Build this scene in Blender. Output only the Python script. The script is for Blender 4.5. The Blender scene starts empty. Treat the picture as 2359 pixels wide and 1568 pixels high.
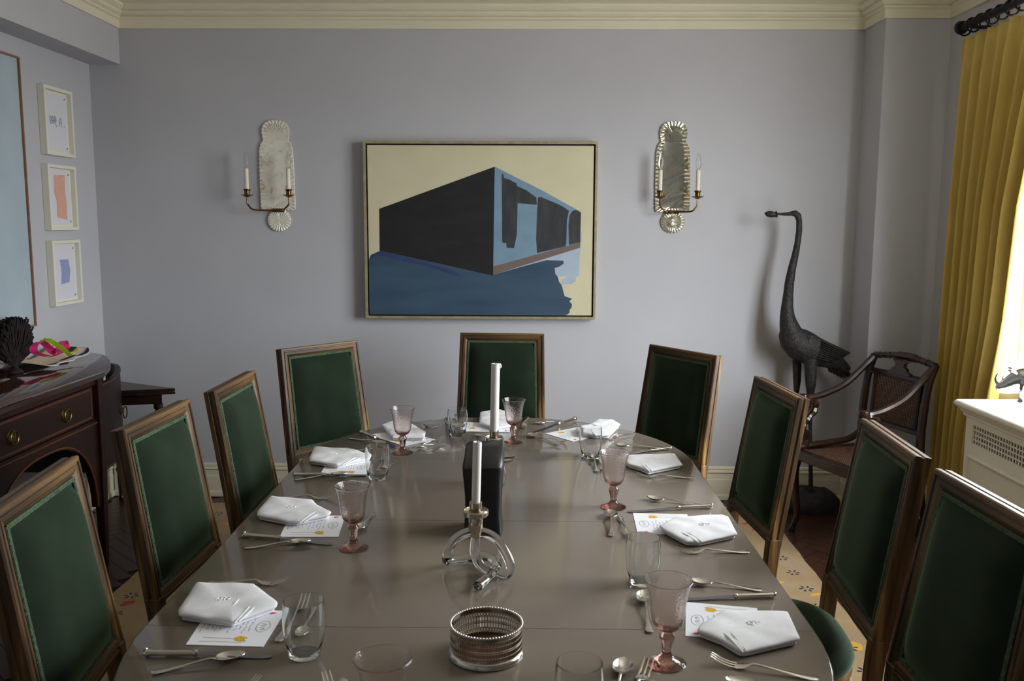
import bpy, bmesh, math, random
import numpy as np
from mathutils import Vector, Matrix
random.seed(7)
R = math.radians
sc = bpy.context.scene
col = sc.collection

# ------------------------------------------------------------------ camera
IW, IH, FPX = 2359.0, 1568.0, 2050.0
CAM = np.array([0.0, 0.0, 1.61])
PIT, YAW, ROL = R(7.42), R(-0.6326), R(0.238)
_cp, _sp, _cy, _sy, _cr, _sr = math.cos(PIT), math.sin(PIT), math.cos(YAW), math.sin(YAW), math.cos(ROL), math.sin(ROL)
FW = np.array([_sy*_cp, _cy*_cp, -_sp]); _r0 = np.array([_cy, -_sy, 0.0]); _u0 = np.cross(_r0, FW)
RT = _cr*_r0 + _sr*_u0; UP = -_sr*_r0 + _cr*_u0
cam = bpy.data.objects.new('camera', bpy.data.cameras.new('camera')); col.objects.link(cam)
cam.data.sensor_fit = 'HORIZONTAL'; cam.data.sensor_width = 36.0; cam.data.lens = 36.0*FPX/IW
cam.data.clip_start = 0.05
cam.matrix_world = Matrix(((RT[0], UP[0], -FW[0], 0), (RT[1], UP[1], -FW[1], 0), (RT[2], UP[2], -FW[2], CAM[2]), (0, 0, 0, 1)))
cam.data.dof.use_dof = True; cam.data.dof.focus_distance = 3.3; cam.data.dof.aperture_fstop = 7.0
sc.camera = cam

# ------------------------------------------------------------------ light
sc.view_settings.view_transform = 'Standard'; sc.view_settings.look = 'None'
sc.view_settings.gamma = 1.0; sc.view_settings.use_curve_mapping = False
sc.view_settings.exposure = 0.0
w = bpy.data.worlds.new('overcast_sky'); sc.world = w; w.use_nodes = True
wn, wl = w.node_tree.nodes, w.node_tree.links
bg = wn['Background']; bg.inputs[1].default_value = 26.0
wtc = wn.new('ShaderNodeTexCoord'); wsx = wn.new('ShaderNodeSeparateXYZ'); wrp = wn.new('ShaderNodeValToRGB')   # bright overcast sky above, duller street below
wl.new(wtc.outputs['Generated'], wsx.inputs[0]); wmr = wn.new('ShaderNodeMapRange'); wmr.inputs['From Min'].default_value = -1; wl.new(wsx.outputs['Z'], wmr.inputs['Value'])
wrp.color_ramp.elements[0].position = 0.47; wrp.color_ramp.elements[0].color = (0.40, 0.40, 0.40, 1); wrp.color_ramp.elements[1].position = 0.53; wrp.color_ramp.elements[1].color = (0.91, 0.96, 1.0, 1)
wl.new(wmr.outputs[0], wrp.inputs['Fac']); wl.new(wrp.outputs['Color'], bg.inputs[0])
def portal(name, loc, rot, sx, sy):
    d = bpy.data.lights.new(name, 'AREA'); d.shape = 'RECTANGLE'; d.size = sx; d.size_y = sy; d.cycles.is_portal = True
    o = bpy.data.objects.new(name, d); col.objects.link(o); o.location = loc; o.rotation_euler = rot
    return o
WY0, WY1, WZ0, WZ1 = 2.00, 4.20, 0.864, 2.52         # window over the radiator cover
portal('window_portal', (2.45, (WY0+WY1)/2, (WZ0+WZ1)/2), (0, R(90), 0), WZ1-WZ0, WY1-WY0)
sc.cycles.use_denoising = True
sc.cycles.max_bounces = 14; sc.cycles.transparent_max_bounces = 16; sc.cycles.diffuse_bounces = 6
sc.cycles.transmission_bounces = 12; sc.cycles.glossy_bounces = 6
sc.cycles.blur_glossy = 1.0; sc.cycles.sample_clamp_indirect = 4.0

# ------------------------------------------------------------------ pixel -> place on a known surface
def ray(x, y): return (x-IW/2)*RT - (y-IH/2)*UP + FPX*FW
def onp(x, y, ax, v):
    d = ray(x, y); return CAM + d*((v-CAM[ax])/d[ax])
TZ = 0.76
def pz(x, y, z=TZ): return onp(x, y, 2, z)
def py(x, y, v): return onp(x, y, 1, v)
def pX(x, y, v): return onp(x, y, 0, v)

# ------------------------------------------------------------------ materials
def lin(c):
    return tuple((v/255/12.92 if v/255 <= 0.04045 else ((v/255+0.055)/1.055)**2.4) for v in c) + (1.0,)
MATS = {}
def mat(name, c, rough=0.5, metal=0.0, c2=None, scale=8.0, stretch=(1, 1, 1), bump=0.0, bscale=None, coat=0.0, sheen=0.0,
        trans=0.0, ior=1.45, detail=3.0, lo=0.35, hi=0.65, spec=0.5, c3=None, sheen_tint=None, rough2=None):
    m = bpy.data.materials.new(name); m.use_nodes = True; nt = m.node_tree; N = nt.nodes; L = nt.links
    b = N['Principled BSDF']; b.inputs['Base Color'].default_value = lin(c); b.inputs['Roughness'].default_value = rough
    b.inputs['Metallic'].default_value = metal; b.inputs['Coat Weight'].default_value = coat; b.inputs['Coat Roughness'].default_value = 0.08
    b.inputs['Transmission Weight'].default_value = trans; b.inputs['IOR'].default_value = ior; b.inputs['Specular IOR Level'].default_value = spec
    if sheen:
        b.inputs['Sheen Weight'].default_value = sheen; b.inputs['Sheen Roughness'].default_value = 0.4
        b.inputs['Sheen Tint'].default_value = lin(sheen_tint or c)
    if c2 is not None or bump:
        tc = N.new('ShaderNodeTexCoord'); mp = N.new('ShaderNodeMapping'); mp.inputs['Scale'].default_value = stretch
        L.new(tc.outputs['Object'], mp.inputs['Vector'])
    if c2 is not None:
        n = N.new('ShaderNodeTexNoise'); n.inputs['Scale'].default_value = scale; n.inputs['Detail'].default_value = detail
        L.new(mp.outputs[0], n.inputs['Vector'])
        r = N.new('ShaderNodeValToRGB'); r.color_ramp.elements[0].position = lo; r.color_ramp.elements[1].position = hi
        r.color_ramp.elements[0].color = lin(c); r.color_ramp.elements[1].color = lin(c2)
        if c3 is not None:
            e = r.color_ramp.elements.new((lo+hi)/2); e.color = lin(c3)
        L.new(n.outputs['Fac'], r.inputs['Fac']); L.new(r.outputs['Color'], b.inputs['Base Color'])
        if rough2 is not None:
            mr = N.new('ShaderNodeMapRange'); mr.inputs['From Min'].default_value = lo; mr.inputs['From Max'].default_value = hi
            mr.inputs['To Min'].default_value = rough; mr.inputs['To Max'].default_value = rough2
            L.new(n.outputs['Fac'], mr.inputs['Value']); L.new(mr.outputs[0], b.inputs['Roughness'])
    if bump:
        n2 = N.new('ShaderNodeTexNoise'); n2.inputs['Scale'].default_value = bscale or scale*4; n2.inputs['Detail'].default_value = 2
        L.new(mp.outputs[0], n2.inputs['Vector'])
        bp = N.new('ShaderNodeBump'); bp.inputs['Strength'].default_value = bump; bp.inputs['Distance'].default_value = 0.01
        L.new(n2.outputs['Fac'], bp.inputs['Height']); L.new(bp.outputs[0], b.inputs['Normal'])
    MATS[name] = m
    return m
mat('wall_paint', (185, 185, 190), 0.75, c2=(182, 182, 187), scale=3, bump=0.03, bscale=160)
mat('cream_paint', (226, 220, 196), 0.55, c2=(222, 216, 192), scale=4)
mat('ceiling_paint', (224, 219, 204), 0.8)
mat('white_gloss', (232, 228, 214), 0.3, c2=(228, 224, 210), scale=5)
mat('window_paint', (235, 235, 232), 0.4)
mat('floor_wood', (52, 30, 20), 0.3, c2=(78, 46, 30), scale=7, stretch=(0.5, 9, 9), bump=0.05, bscale=30, lo=0.3, hi=0.75)
mat('floor_gap', (24, 13, 9), 0.6)
mat('rug', (162, 136, 110), 0.95, c2=(172, 148, 122), c3=(166, 142, 104), scale=5, bump=0.3, bscale=260)
mat('rug_red', (176, 84, 56), 0.95, bump=0.3, bscale=260)
mat('rug_yellow', (214, 168, 70), 0.95, bump=0.3, bscale=260)
mat('rug_orange', (206, 148, 96), 0.95, bump=0.3, bscale=260)
mat('rug_blue', (44, 58, 88), 0.95, bump=0.3, bscale=260)
mat('rug_fringe', (220, 212, 200), 0.95)
mat('table_lacquer', (122, 112, 101), 0.11, c2=(119, 109, 98), scale=3, coat=0.0, bump=0.004, bscale=50, spec=0.5)
mat('chair_wood_v', (48, 33, 18), 0.5, c2=(150, 117, 72), c3=(90, 65, 36), scale=26, stretch=(1, 1, 0.07), bump=0.12, bscale=80, lo=0.3, hi=0.72)
mat('chair_wood_h', (48, 33, 18), 0.5, c2=(150, 117, 72), c3=(90, 65, 36), scale=26, stretch=(0.07, 1, 1), bump=0.12, bscale=80, lo=0.3, hi=0.72)
mat('velvet', (22, 33, 21), 0.85, c2=(28, 41, 28), scale=9, sheen=0.9, sheen_tint=(134, 160, 132), bump=0.05, bscale=500, spec=0.15)
mat('gimp', (82, 100, 74), 0.8, c2=(56, 74, 54), scale=120, bump=0.5, bscale=220)
mat('silver', (228, 224, 218), 0.17, 1.0, c2=(214, 208, 198), scale=14)
mat('silver_old', (196, 188, 176), 0.22, 1.0, c2=(104, 92, 78), scale=26, lo=0.4, hi=0.75)
mat('steel', (150, 152, 156), 0.22, 1.0)
mat('nickel', (206, 196, 178), 0.18, 1.0, c2=(188, 176, 156), scale=30)
mat('brass', (128, 94, 46), 0.32, 1.0, c2=(92, 66, 34), scale=40)
mat('bright_brass', (128, 108, 54), 0.36, 1.0, c2=(92, 74, 34), scale=40)
mat('wax', (238, 236, 232), 0.45, spec=0.4)
mat('wick', (20, 18, 18), 0.9)
mat('cloth', (238, 238, 240), 0.85, c2=(230, 230, 234), scale=30, bump=0.12, bscale=500)
mat('thread', (250, 250, 252), 0.6, c2=(226, 226, 230), scale=300)
mat('card', (236, 236, 242), 0.7)
mat('ink_black', (52, 52, 60), 0.8); mat('ink_blue', (92, 116, 168), 0.8); mat('ink_green', (70, 104, 80), 0.8)
mat('paint_yellow', (226, 184, 34), 0.8, c2=(196, 150, 30), scale=200); mat('paint_olive', (168, 152, 86), 0.8); mat('paint_pink', (206, 58, 122), 0.8)
mat('black_stone', (17, 17, 19), 0.38, c2=(24, 24, 27), scale=12, bump=0.02, bscale=60)
mat('mahogany', (26, 12, 9), 0.42, c2=(39, 18, 12), scale=10, stretch=(1, 0.15, 1), spec=0.25)
mat('mahogany_top', (42, 19, 13), 0.07, c2=(58, 28, 18), scale=8, stretch=(1, 0.12, 1), spec=0.6)
mat('inlay', (88, 44, 18), 0.4, c2=(70, 34, 14), scale=30)
mat('dark_wood', (34, 20, 15), 0.3, c2=(52, 28, 18), scale=12, stretch=(1, 1, 0.2), coat=0.2)
mat('armchair_wood', (26, 14, 11), 0.28, c2=(50, 26, 15), scale=9, coat=0.25)
mat('cane', (84, 52, 27), 0.6, c2=(66, 40, 21), scale=60)
mat('gold_frame', (186, 176, 146), 0.38, 0.45, c2=(168, 156, 124), scale=24, stretch=(1, 1, 1))
mat('black_gap', (10, 9, 10), 0.7)
mat('canvas_cream', (208, 201, 170), 0.8, c2=(202, 195, 164), scale=5, bump=0.08, bscale=300)
mat('p_black', (26, 24, 26), 0.6, c2=(38, 36, 38), scale=9, stretch=(1, 1, 3), lo=0.45, hi=0.85, bump=0.05, bscale=120)
mat('p_dark', (46, 48, 52), 0.6, c2=(62, 64, 68), scale=9, stretch=(3, 1, 1), lo=0.4, hi=0.8)
mat('p_sky', (120, 148, 168), 0.7, c2=(112, 140, 160), scale=12)
mat('p_lake', (46, 68, 90), 0.7, c2=(58, 82, 102), scale=5, stretch=(0.5, 1, 3), lo=0.3, hi=0.7)
mat('p_cobalt', (40, 54, 98), 0.7, c2=(48, 66, 104), scale=14)
mat('p_pale', (164, 178, 196), 0.7, c2=(172, 184, 200), scale=14)
mat('p_brown', (112, 98, 90), 0.7)
mat('big_blue', (166, 180, 188), 0.85, c2=(158, 173, 182), scale=4, bump=0.1, bscale=120)
mat('copper_frame', (140, 102, 84), 0.5, c2=(124, 88, 72), scale=20)
mat('frame_white', (222, 220, 206), 0.5); mat('paper', (212, 212, 220), 0.85)
mat('art_grey', (150, 154, 168), 0.9); mat('art_coral', (214, 168, 152), 0.9, c2=(210, 160, 144), scale=40); mat('art_violet', (140, 148, 190), 0.9, c2=(150, 158, 196), scale=60)
mat('pin', (120, 120, 126), 0.4, 0.6)
mat('foxed_mirror', (234, 230, 218), 0.28, 0.12, c2=(216, 150, 112), c3=(228, 222, 208), scale=42, lo=0.40, hi=0.80, detail=6, bump=0.02, bscale=60, rough2=0.7)
mat('clear_mirror', (222, 220, 204), 0.08, 0.85, c2=(180, 176, 152), scale=30, lo=0.5, hi=0.85, detail=6)
mat('mirror_edge', (92, 96, 96), 0.2, 0.9)
mat('candle_sleeve', (226, 222, 204), 0.5, c2=(218, 212, 190), scale=30)
mat('bird_bronze', (38, 36, 36), 0.55, 0.25, c2=(54, 52, 51), scale=60, bump=0.5, bscale=110, spec=0.4)
mat('rock', (36, 33, 33), 0.7, c2=(52, 48, 46), scale=20, bump=0.5, bscale=40)
mat('curtain_silk', (192, 168, 88), 0.5, c2=(184, 158, 80), scale=5, stretch=(4, 4, 0.6), sheen=0.3, sheen_tint=(250, 226, 150), bump=0.06, bscale=60)
mat('curtain_lining', (226, 214, 176), 0.8)
mat('iron', (24, 25, 32), 0.4, 0.5)
mat('rhino_silver', (208, 210, 216), 0.14, 1.0, bump=0.08, bscale=45)
mat('grille_shade', (20, 20, 22), 0.9)
mat('coral_branch', (20, 13, 10), 0.85, c2=(30, 19, 14), scale=60)
mat('ribbon_pink', (240, 56, 140), 0.6, c2=(234, 50, 130), scale=30); mat('ribbon_lime', (168, 204, 30), 0.6, c2=(160, 196, 28), scale=30)
mat('collage_cream', (232, 216, 184), 0.8, c2=(226, 208, 176), scale=20); mat('collage_white', (206, 208, 216), 0.8)
mat('collage_black', (34, 34, 40), 0.8); mat('collage_blue', (58, 88, 130), 0.8); mat('collage_yellow', (206, 186, 40), 0.8)
gm = mat('amethyst_glass', (255, 250, 249), 0.01, trans=1.0, ior=1.45, bump=0.10, bscale=210)
_va = gm.node_tree.nodes.new('ShaderNodeVolumeAbsorption'); _va.inputs['Color'].default_value = (0.74, 0.53, 0.47, 1); _va.inputs['Density'].default_value = 62
gm.node_tree.links.new(_va.outputs[0], gm.node_tree.nodes['Material Output'].inputs['Volume'])
mat('clear_glass', (252, 254, 254), 0.0, trans=1.0, ior=1.45)
mat('lucite', (250, 251, 251), 0.0, trans=1.0, ior=1.49)
def pane_mat():
    m = bpy.data.materials.new('pane_glass'); m.use_nodes = True; nt = m.node_tree; N = nt.nodes; L = nt.links
    N.remove(N['Principled BSDF']); t = N.new('ShaderNodeBsdfTransparent'); g = N.new('ShaderNodeBsdfGlossy'); g.inputs['Roughness'].default_value = 0.02
    mx = N.new('ShaderNodeMixShader'); mx.inputs[0].default_value = 0.05
    L.new(t.outputs[0], mx.inputs[1]); L.new(g.outputs[0], mx.inputs[2])
    L.new(mx.outputs[0], N['Material Output'].inputs['Surface']); MATS['pane_glass'] = m
pane_mat()

# ------------------------------------------------------------------ mesh builder
class MB:
    def __init__(s): s.v = []; s.f = []; s.mi = []; s.m = 0
    def add(s, vs, fs):
        k = len(s.v); s.v += [tuple(map(float, p)) for p in vs]
        for f in fs: s.f.append([i+k for i in f]); s.mi.append(s.m)
        return s
    def box(s, c, d, rz=0.0, M=None):
        x, y, z = d[0]/2, d[1]/2, d[2]/2
        vs = [Vector((a*x, b*y, e*z)) for e in (-1, 1) for a, b in ((-1, -1), (1, -1), (1, 1), (-1, 1))]
        m = M or Matrix.Rotation(rz, 3, 'Z'); vs = [m @ p + Vector(c) for p in vs]
        return s.add(vs, [(3, 2, 1, 0), (4, 5, 6, 7), (0, 1, 5, 4), (1, 2, 6, 5), (2, 3, 7, 6), (3, 0, 4, 7)])
    def box2(s, a, b):
        return s.box(((a[0]+b[0])/2, (a[1]+b[1])/2, (a[2]+b[2])/2), (abs(b[0]-a[0]), abs(b[1]-a[1]), abs(b[2]-a[2])))
    def loft(s, rings, cap=True, closed=True):
        n = len(rings[0]); vs = [p for r in rings for p in r]; fs = []
        for i in range(len(rings)-1):
            for j in range(n if closed else n-1):
                a, b = i*n+j, i*n+(j+1) % n; fs.append((a, b, b+n, a+n))
        if cap: fs += [tuple(range(n-1, -1, -1)), tuple(range((len(rings)-1)*n, len(rings)*n))]
        return s.add(vs, fs)
    def tube(s, path, r, n=8, cap=True, sq=1.0, up=None):
        P = [Vector(p) for p in path]; rr = r if hasattr(r, '__len__') else [r]*len(P); rings = []; prev = None
        for i, p in enumerate(P):
            t = (P[min(i+1, len(P)-1)] - P[max(i-1, 0)]).normalized()
            if prev is None:
                a = Vector(up) if up else (Vector((0, 0, 1)) if abs(t.z) < 0.9 else Vector((1, 0, 0)))
                a = (a - t*a.dot(t)).normalized()
            else: a = (prev - t*prev.dot(t)).normalized()
            prev = a; b = t.cross(a)
            rings.append([p + (a*math.cos(q)*sq + b*math.sin(q))*rr[i] for q in (2*math.pi*k/n for k in range(n))])
        return s.loft(rings, cap)
    def lathe(s, prof, n=24, c=(0, 0, 0), cap=False):
        rings = [[(c[0]+r*math.cos(2*math.pi*k/n), c[1]+r*math.sin(2*math.pi*k/n), c[2]+z) for k in range(n)] for r, z in prof]
        return s.loft(rings, cap)
    def prism(s, poly, h0, h1, f=lambda a, b, h: (a, b, h)):
        n = len(poly); vs = [f(a, b, h0) for a, b in poly]+[f(a, b, h1) for a, b in poly]
        return s.add(vs, [tuple(range(n-1, -1, -1)), tuple(range(n, 2*n))]+[(i, (i+1) % n, (i+1) % n+n, i+n) for i in range(n)])
    def sheet(s, fn, nu, nv, th=0.0):
        g = [[Vector(fn(i/nu, j/nv)) for j in range(nv+1)] for i in range(nu+1)]
        vs = [p for r in g for p in r]; n = nv+1
        fs = [(i*n+j, (i+1)*n+j, (i+1)*n+j+1, i*n+j+1) for i in range(nu) for j in range(nv)]
        return s.add(vs, fs)
    def build(s, name, mats, parent=None, o=(0, 0, 0), smooth=35, bevel=0, seg=2, solid=0, fix=True):
        me = bpy.data.meshes.new(name)
        vs = [(p[0]-o[0], p[1]-o[1], p[2]-o[2]) for p in s.v]
        me.from_pydata(vs, [], s.f)
        for m in (mats if isinstance(mats, (list, tuple)) else [mats]): me.materials.append(MATS[m])
        me.polygons.foreach_set('material_index', s.mi)
        if fix:
            b = bmesh.new(); b.from_mesh(me); bmesh.ops.remove_doubles(b, verts=b.verts, dist=1e-6)
            bmesh.ops.recalc_face_normals(b, faces=b.faces); b.to_mesh(me); b.free()
        if smooth:
            me.polygons.foreach_set('use_smooth', [True]*len(me.polygons)); me.set_sharp_from_angle(angle=R(smooth))
        ob = bpy.data.objects.new(name, me); col.objects.link(ob)
        if parent is not None: ob.parent = parent
        else: ob.location = o
        if solid:
            md = ob.modifiers.new('thickness', 'SOLIDIFY'); md.thickness = solid; md.offset = 0
        if bevel:
            md = ob.modifiers.new('bevel', 'BEVEL'); md.width = bevel; md.segments = seg; md.limit_method = 'ANGLE'; md.angle_limit = R(40)
        return ob
def thing(name, label, cat, loc=(0, 0, 0), rz=0.0, group=None):
    o = bpy.data.objects.new(name, None); col.objects.link(o); o.location = tuple(loc); o.rotation_euler = (0, 0, rz); o.empty_display_size = 0.1
    return tag(o, label, cat, group)
def tag(o, label, cat, group=None):
    o['label'] = label; o['category'] = cat
    if group: o['group'] = group
    return o
def struct(o): o['kind'] = 'structure'; return o
def stuff(o): o['kind'] = 'stuff'; return o
def dup(root, label=None, loc=None, rz=None, scale=None, parent=None):
    r = root.copy(); col.objects.link(r); r.parent = parent
    if label: r['label'] = label
    if loc is not None: r.location = tuple(loc)
    if rz is not None: r.rotation_euler = (0, 0, rz)
    if scale is not None: r.scale = (scale,)*3
    for c in list(root.children): dup(c, parent=r)
    return r
def spline(pts, n=8):
    P = [np.array(p, float) for p in pts]; P = [2*P[0]-P[1]]+P+[2*P[-1]-P[-2]]; out = []
    for i in range(1, len(P)-2):
        for k in range(n):
            t = k/n; a, b, c, d = P[i-1:i+3]
            out.append(0.5*((2*b)+(-a+c)*t+(2*a-5*b+4*c-d)*t*t+(-a+3*b-3*c+d)*t**3))
    out.append(P[-2]); return out

# ================================================================== THE ROOM
XL, XR, YB, YR, ZC = -2.44, 2.234, 5.13, -2.6, 2.95
SOF, SOZ, CX, CYF = -2.265, 2.492, 1.894, 4.848
def one(name, a, b, m): return struct(MB().box2(a, b).build(name, m, smooth=0))
floor = struct(MB().box2((XL-.15, YR-.15, -.12), (XR+.3, YB+.15, -.004)).build('floor', 'floor_gap', smooth=0))
one('ceiling', (XL-.15, YR-.15, ZC), (XR+.3, YB+.15, ZC+.1), 'ceiling_paint')
one('wall_back', (XL-.15, YB, -.004), (XR+.3, YB+.15, ZC), 'wall_paint')
one('wall_left', (XL-.15, YR, -.004), (XL, YB, ZC), 'wall_paint')
one('wall_soffit', (XL, YR, SOZ), (SOF, YB, ZC), 'wall_paint')
one('wall_rear', (XL-.15, YR-.15, -.004), (XR+.3, YR, ZC), 'wall_paint')
one('wall_pier', (CX, CYF, -.004), (XR, YB, ZC), 'wall_paint')
wr = MB(); X2 = XR+.18
for y0, y1 in ((YR, WY0), (WY1, YB)): wr.box2((XR, y0, -.004), (X2, y1, ZC))
for y0, y1 in ((WY0, WY1),):
    wr.box2((XR, y0, -.004), (X2, y1, WZ0)); wr.box2((XR, y0, WZ1), (X2, y1, ZC))
struct(wr.build('wall_right', 'wall_paint', smooth=0))
# windows: white reveals, sash frame, glazing bars, panes
for k, (y0, y1) in enumerate(((WY0, WY1),)):
    wf = MB()
    for a, b in (((XR-.004, y0, WZ0), (2.35, y0+.012, WZ1)), ((XR-.004, y1-.012, WZ0), (2.35, y1, WZ1)), ((XR-.004, y0, WZ1-.012), (2.35, y1, WZ1)), ((XR, y0, WZ0), (2.40, y1, WZ0+.008))): wf.box2(a, b)
    wo = struct(wf.build('window_%d' % (k+1), 'window_paint', smooth=0))
    ym = (y0+y1)/2; zm = 1.62; F = .05
    for q, (a0, a1) in enumerate(((y0+.012, ym), (ym, y1-.012))):
        for b0, b1 in ((WZ0+.008, zm), (zm, WZ1-.012)):
            s = MB()
            for a, b in (((2.345, a0, b0), (2.385, a0+F, b1)), ((2.345, a1-F, b0), (2.385, a1, b1)), ((2.345, a0+F, b0), (2.385, a1-F, b0+F)), ((2.345, a0+F, b1-F), (2.385, a1-F, b1))): s.box2(a, b)
            so = s.build('window_sash', 'window_paint', wo, smooth=0, bevel=.004)
            MB().box2((2.364, a0+F, b0+F), (2.368, a1-F, b1-F)).build('pane', 'pane_glass', so, smooth=0)
def sweep(path, prof, name, m, smooth=30):
    P = [Vector(p) for p in path]; mb = MB(); rings = []
    for i, p in enumerate(P):
        ns = []
        for a, b in ((i-1, i), (i, i+1)):
            if a >= 0 and b < len(P):
                d = (P[b]-P[a]).normalized(); ns.append(Vector((d.y, -d.x)))
        n = ns[0] if len(ns) == 1 else (ns[0]+ns[1])/(1+ns[0].dot(ns[1]))
        rings.append([(p.x+n.x*o, p.y+n.y*o, z) for o, z in prof])
    mb.loft(rings, cap=True); return struct(mb.build(name, m, smooth=smooth))
cove = [(.060+.17*math.sin(R(a)), 2.81+.139*(1-math.cos(R(a)))) for a in range(0, 91, 10)]
sweep([(SOF, YR), (SOF, YB), (CX, YB), (CX, CYF), (XR, CYF), (XR, YR)],
      [(0, 2.686), (.012, 2.686), (.013, 2.728), (.019, 2.733), (.026, 2.735), (.026, 2.746), (.020, 2.749), (.032, 2.755), (.040, 2.764), (.040, 2.774), (.034, 2.777), (.046, 2.783), (.054, 2.792), (.060, 2.797)]+cove+[(0, 2.949)], 'trim_1', 'cream_paint', 25)
BP = [(0, .2), (.010, .2), (.013, .194), (.013, .184), (.007, .180), (.016, .175), (.018, .166), (.014, .161), (.010, .158), (.010, .124), (.013, .122), (.014, .034), (.020, .027), (.022, .018), (.022, .0), (0, 0)]
sweep([(XL, YR), (XL, YB)], BP, 'baseboard_left', 'cream_paint', 25)
sweep([(XL+.022, YB), (CX, YB), (CX, CYF), (XR, CYF)], BP, 'baseboard_back', 'cream_paint', 25)
sweep([(XR, CYF-.022), (XR, WY1)], BP, 'baseboard_right', 'cream_paint', 25)

# herringbone boards where the floor shows beside the rug
RX0, RX1, RY1 = -1.785, 1.385, 4.965
def clip(poly, ax, v, keep_gt):
    out = []
    for i, p in enumerate(poly):
        q = poly[(i+1) % len(poly)]; a = (p[ax] > v) == keep_gt; b = (q[ax] > v) == keep_gt
        if a: out.append(p)
        if a != b:
            t = (v-p[ax])/(q[ax]-p[ax]); out.append((p[0]+(q[0]-p[0])*t, p[1]+(q[1]-p[1])*t))
    return out
BW, BL, G = .07, .42, .0012; rot = Matrix.Rotation(R(45), 2)
nb = 0
for b in range(-12, 13):
    for i in range(-110, 111):
        for (x0, y0, lx, ly) in ((i*BW+2*BL*b, i*BW, BL, BW), (i*BW-BW+2*BL*b, i*BW, BW, BL)):
            c = rot @ Vector((x0+lx/2, y0+ly/2)) + Vector((0, 3.4))
            vis = (1.30 < c.x < XR-.1 and 2.75 < c.y < YB+.05) or (XL-.05 < c.x < RX0+.08 and 3.0 < c.y < YB+.05) or (RX0-.1 < c.x < RX1+.1 and RY1-.08 < c.y < YB+.05)
            if not vis or (c.x > 1.95 and c.y < 3.7): continue
            pl = [tuple(rot @ Vector(p) + Vector((0, 3.4))) for p in ((x0+G, y0+G), (x0+lx-G, y0+G), (x0+lx-G, y0+ly-G), (x0+G, y0+ly-G))]
            for ax, v, k in ((0, XL+.024, True), (0, XR-.004, False), (1, YB-.024, False)):
                if pl: pl = clip(pl, ax, v, k)
            if len(pl) < 3 or nb >= 300: continue
            nb += 1
            cx, cy = sum(p[0] for p in pl)/len(pl), sum(p[1] for p in pl)/len(pl)
            ang = R(45) if lx > ly else R(135); ca, sa = math.cos(-ang), math.sin(-ang)
            loc = [((p[0]-cx)*ca-(p[1]-cy)*sa, (p[0]-cx)*sa+(p[1]-cy)*ca) for p in pl]
            o = MB().prism(loc, -.004, 0).build('floor_board', 'floor_wood', floor, smooth=0, fix=False)
            o.location = (cx, cy, 0); o.rotation_euler = (0, 0, ang)

# rug
rr = random.Random(3); edge = []
def jag(p, q, n, a): return [(p[0]+(q[0]-p[0])*k/n+rr.uniform(-a, a), p[1]+(q[1]-p[1])*k/n+rr.uniform(-a, a)) for k in range(n)]
RC = [(RX0+.02, -.6), (1.28, -.6), (RX1+.01, RY1), (RX0, RY1)]
for k in range(4): edge += jag(RC[k], RC[(k+1) % 4], 40, .006)
rug = thing('rug', 'pale apricot woven rug with small blue flowers under the dining table', 'rug', (0, 2.2, -.003))
MB().prism([(x, y-2.2) for x, y in edge], 0, .007).build('rug_field', 'rug', rug, smooth=0)
fl = MB(); bl = [MB() for _ in range(3)]
def disc(mb, cx, cy, a, b, rz, z=.0072, n=9, wob=0):
    pts = []
    for k in range(n):
        t = 2*math.pi*k/n; x, y = a*math.cos(t)*(1+rr.uniform(-wob, wob)), b*math.sin(t)*(1+rr.uniform(-wob, wob))
        pts.append((cx+x*math.cos(rz)-y*math.sin(rz), cy+x*math.sin(rz)+y*math.cos(rz), z))
    mb.add(pts, [tuple(range(n))])
def flower(cx, cy, s=.017):
    for k in range(6): disc(fl, cx+1.35*s*math.cos(k*1.047), cy+1.35*s*math.sin(k*1.047), s*.62, s*.3, k*1.047, z=.0078)
yy = 2.7
while yy < 4.9:
    xr_ = 1.28+(yy+.6)/5.565*.11
    flower(xr_-.10+rr.uniform(-.012, .012), yy-2.2); flower(RX0+.1+rr.uniform(-.012, .012), yy-2.2+.05); yy += .185
xx = RX0+.2
while xx < 1.3: flower(xx, RY1-.1-2.2); xx += .2
for k in range(70):
    x, y = rr.choice([rr.uniform(-1.7, -.9), rr.uniform(.8, 1.3)]), rr.uniform(2.0, 4.8)
    disc(bl[k % 3], x, y-2.2, rr.uniform(.02, .06), rr.uniform(.014, .035), rr.uniform(0, 3), n=10, wob=.3, z=.0073+.0001*(k % 3))
stuff(fl.build('woven_flowers', 'rug_blue', rug, smooth=0, fix=False))
for b_, m_ in zip(bl, ('rug_red', 'rug_yellow', 'rug_orange')): stuff(b_.build('faded_motifs', m_, rug, smooth=0, fix=False))
fr = MB()
for k in range(420):
    x = RX0+.01+k*(RX1-RX0)/420; fr.box((x, RY1-2.2+.008+rr.uniform(0, .004), .002), (.003, .02+rr.uniform(0, .01), .003), rz=rr.uniform(-.2, .2))
stuff(fr.build('fringe', 'rug_fringe', rug, smooth=0, fix=False))

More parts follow.
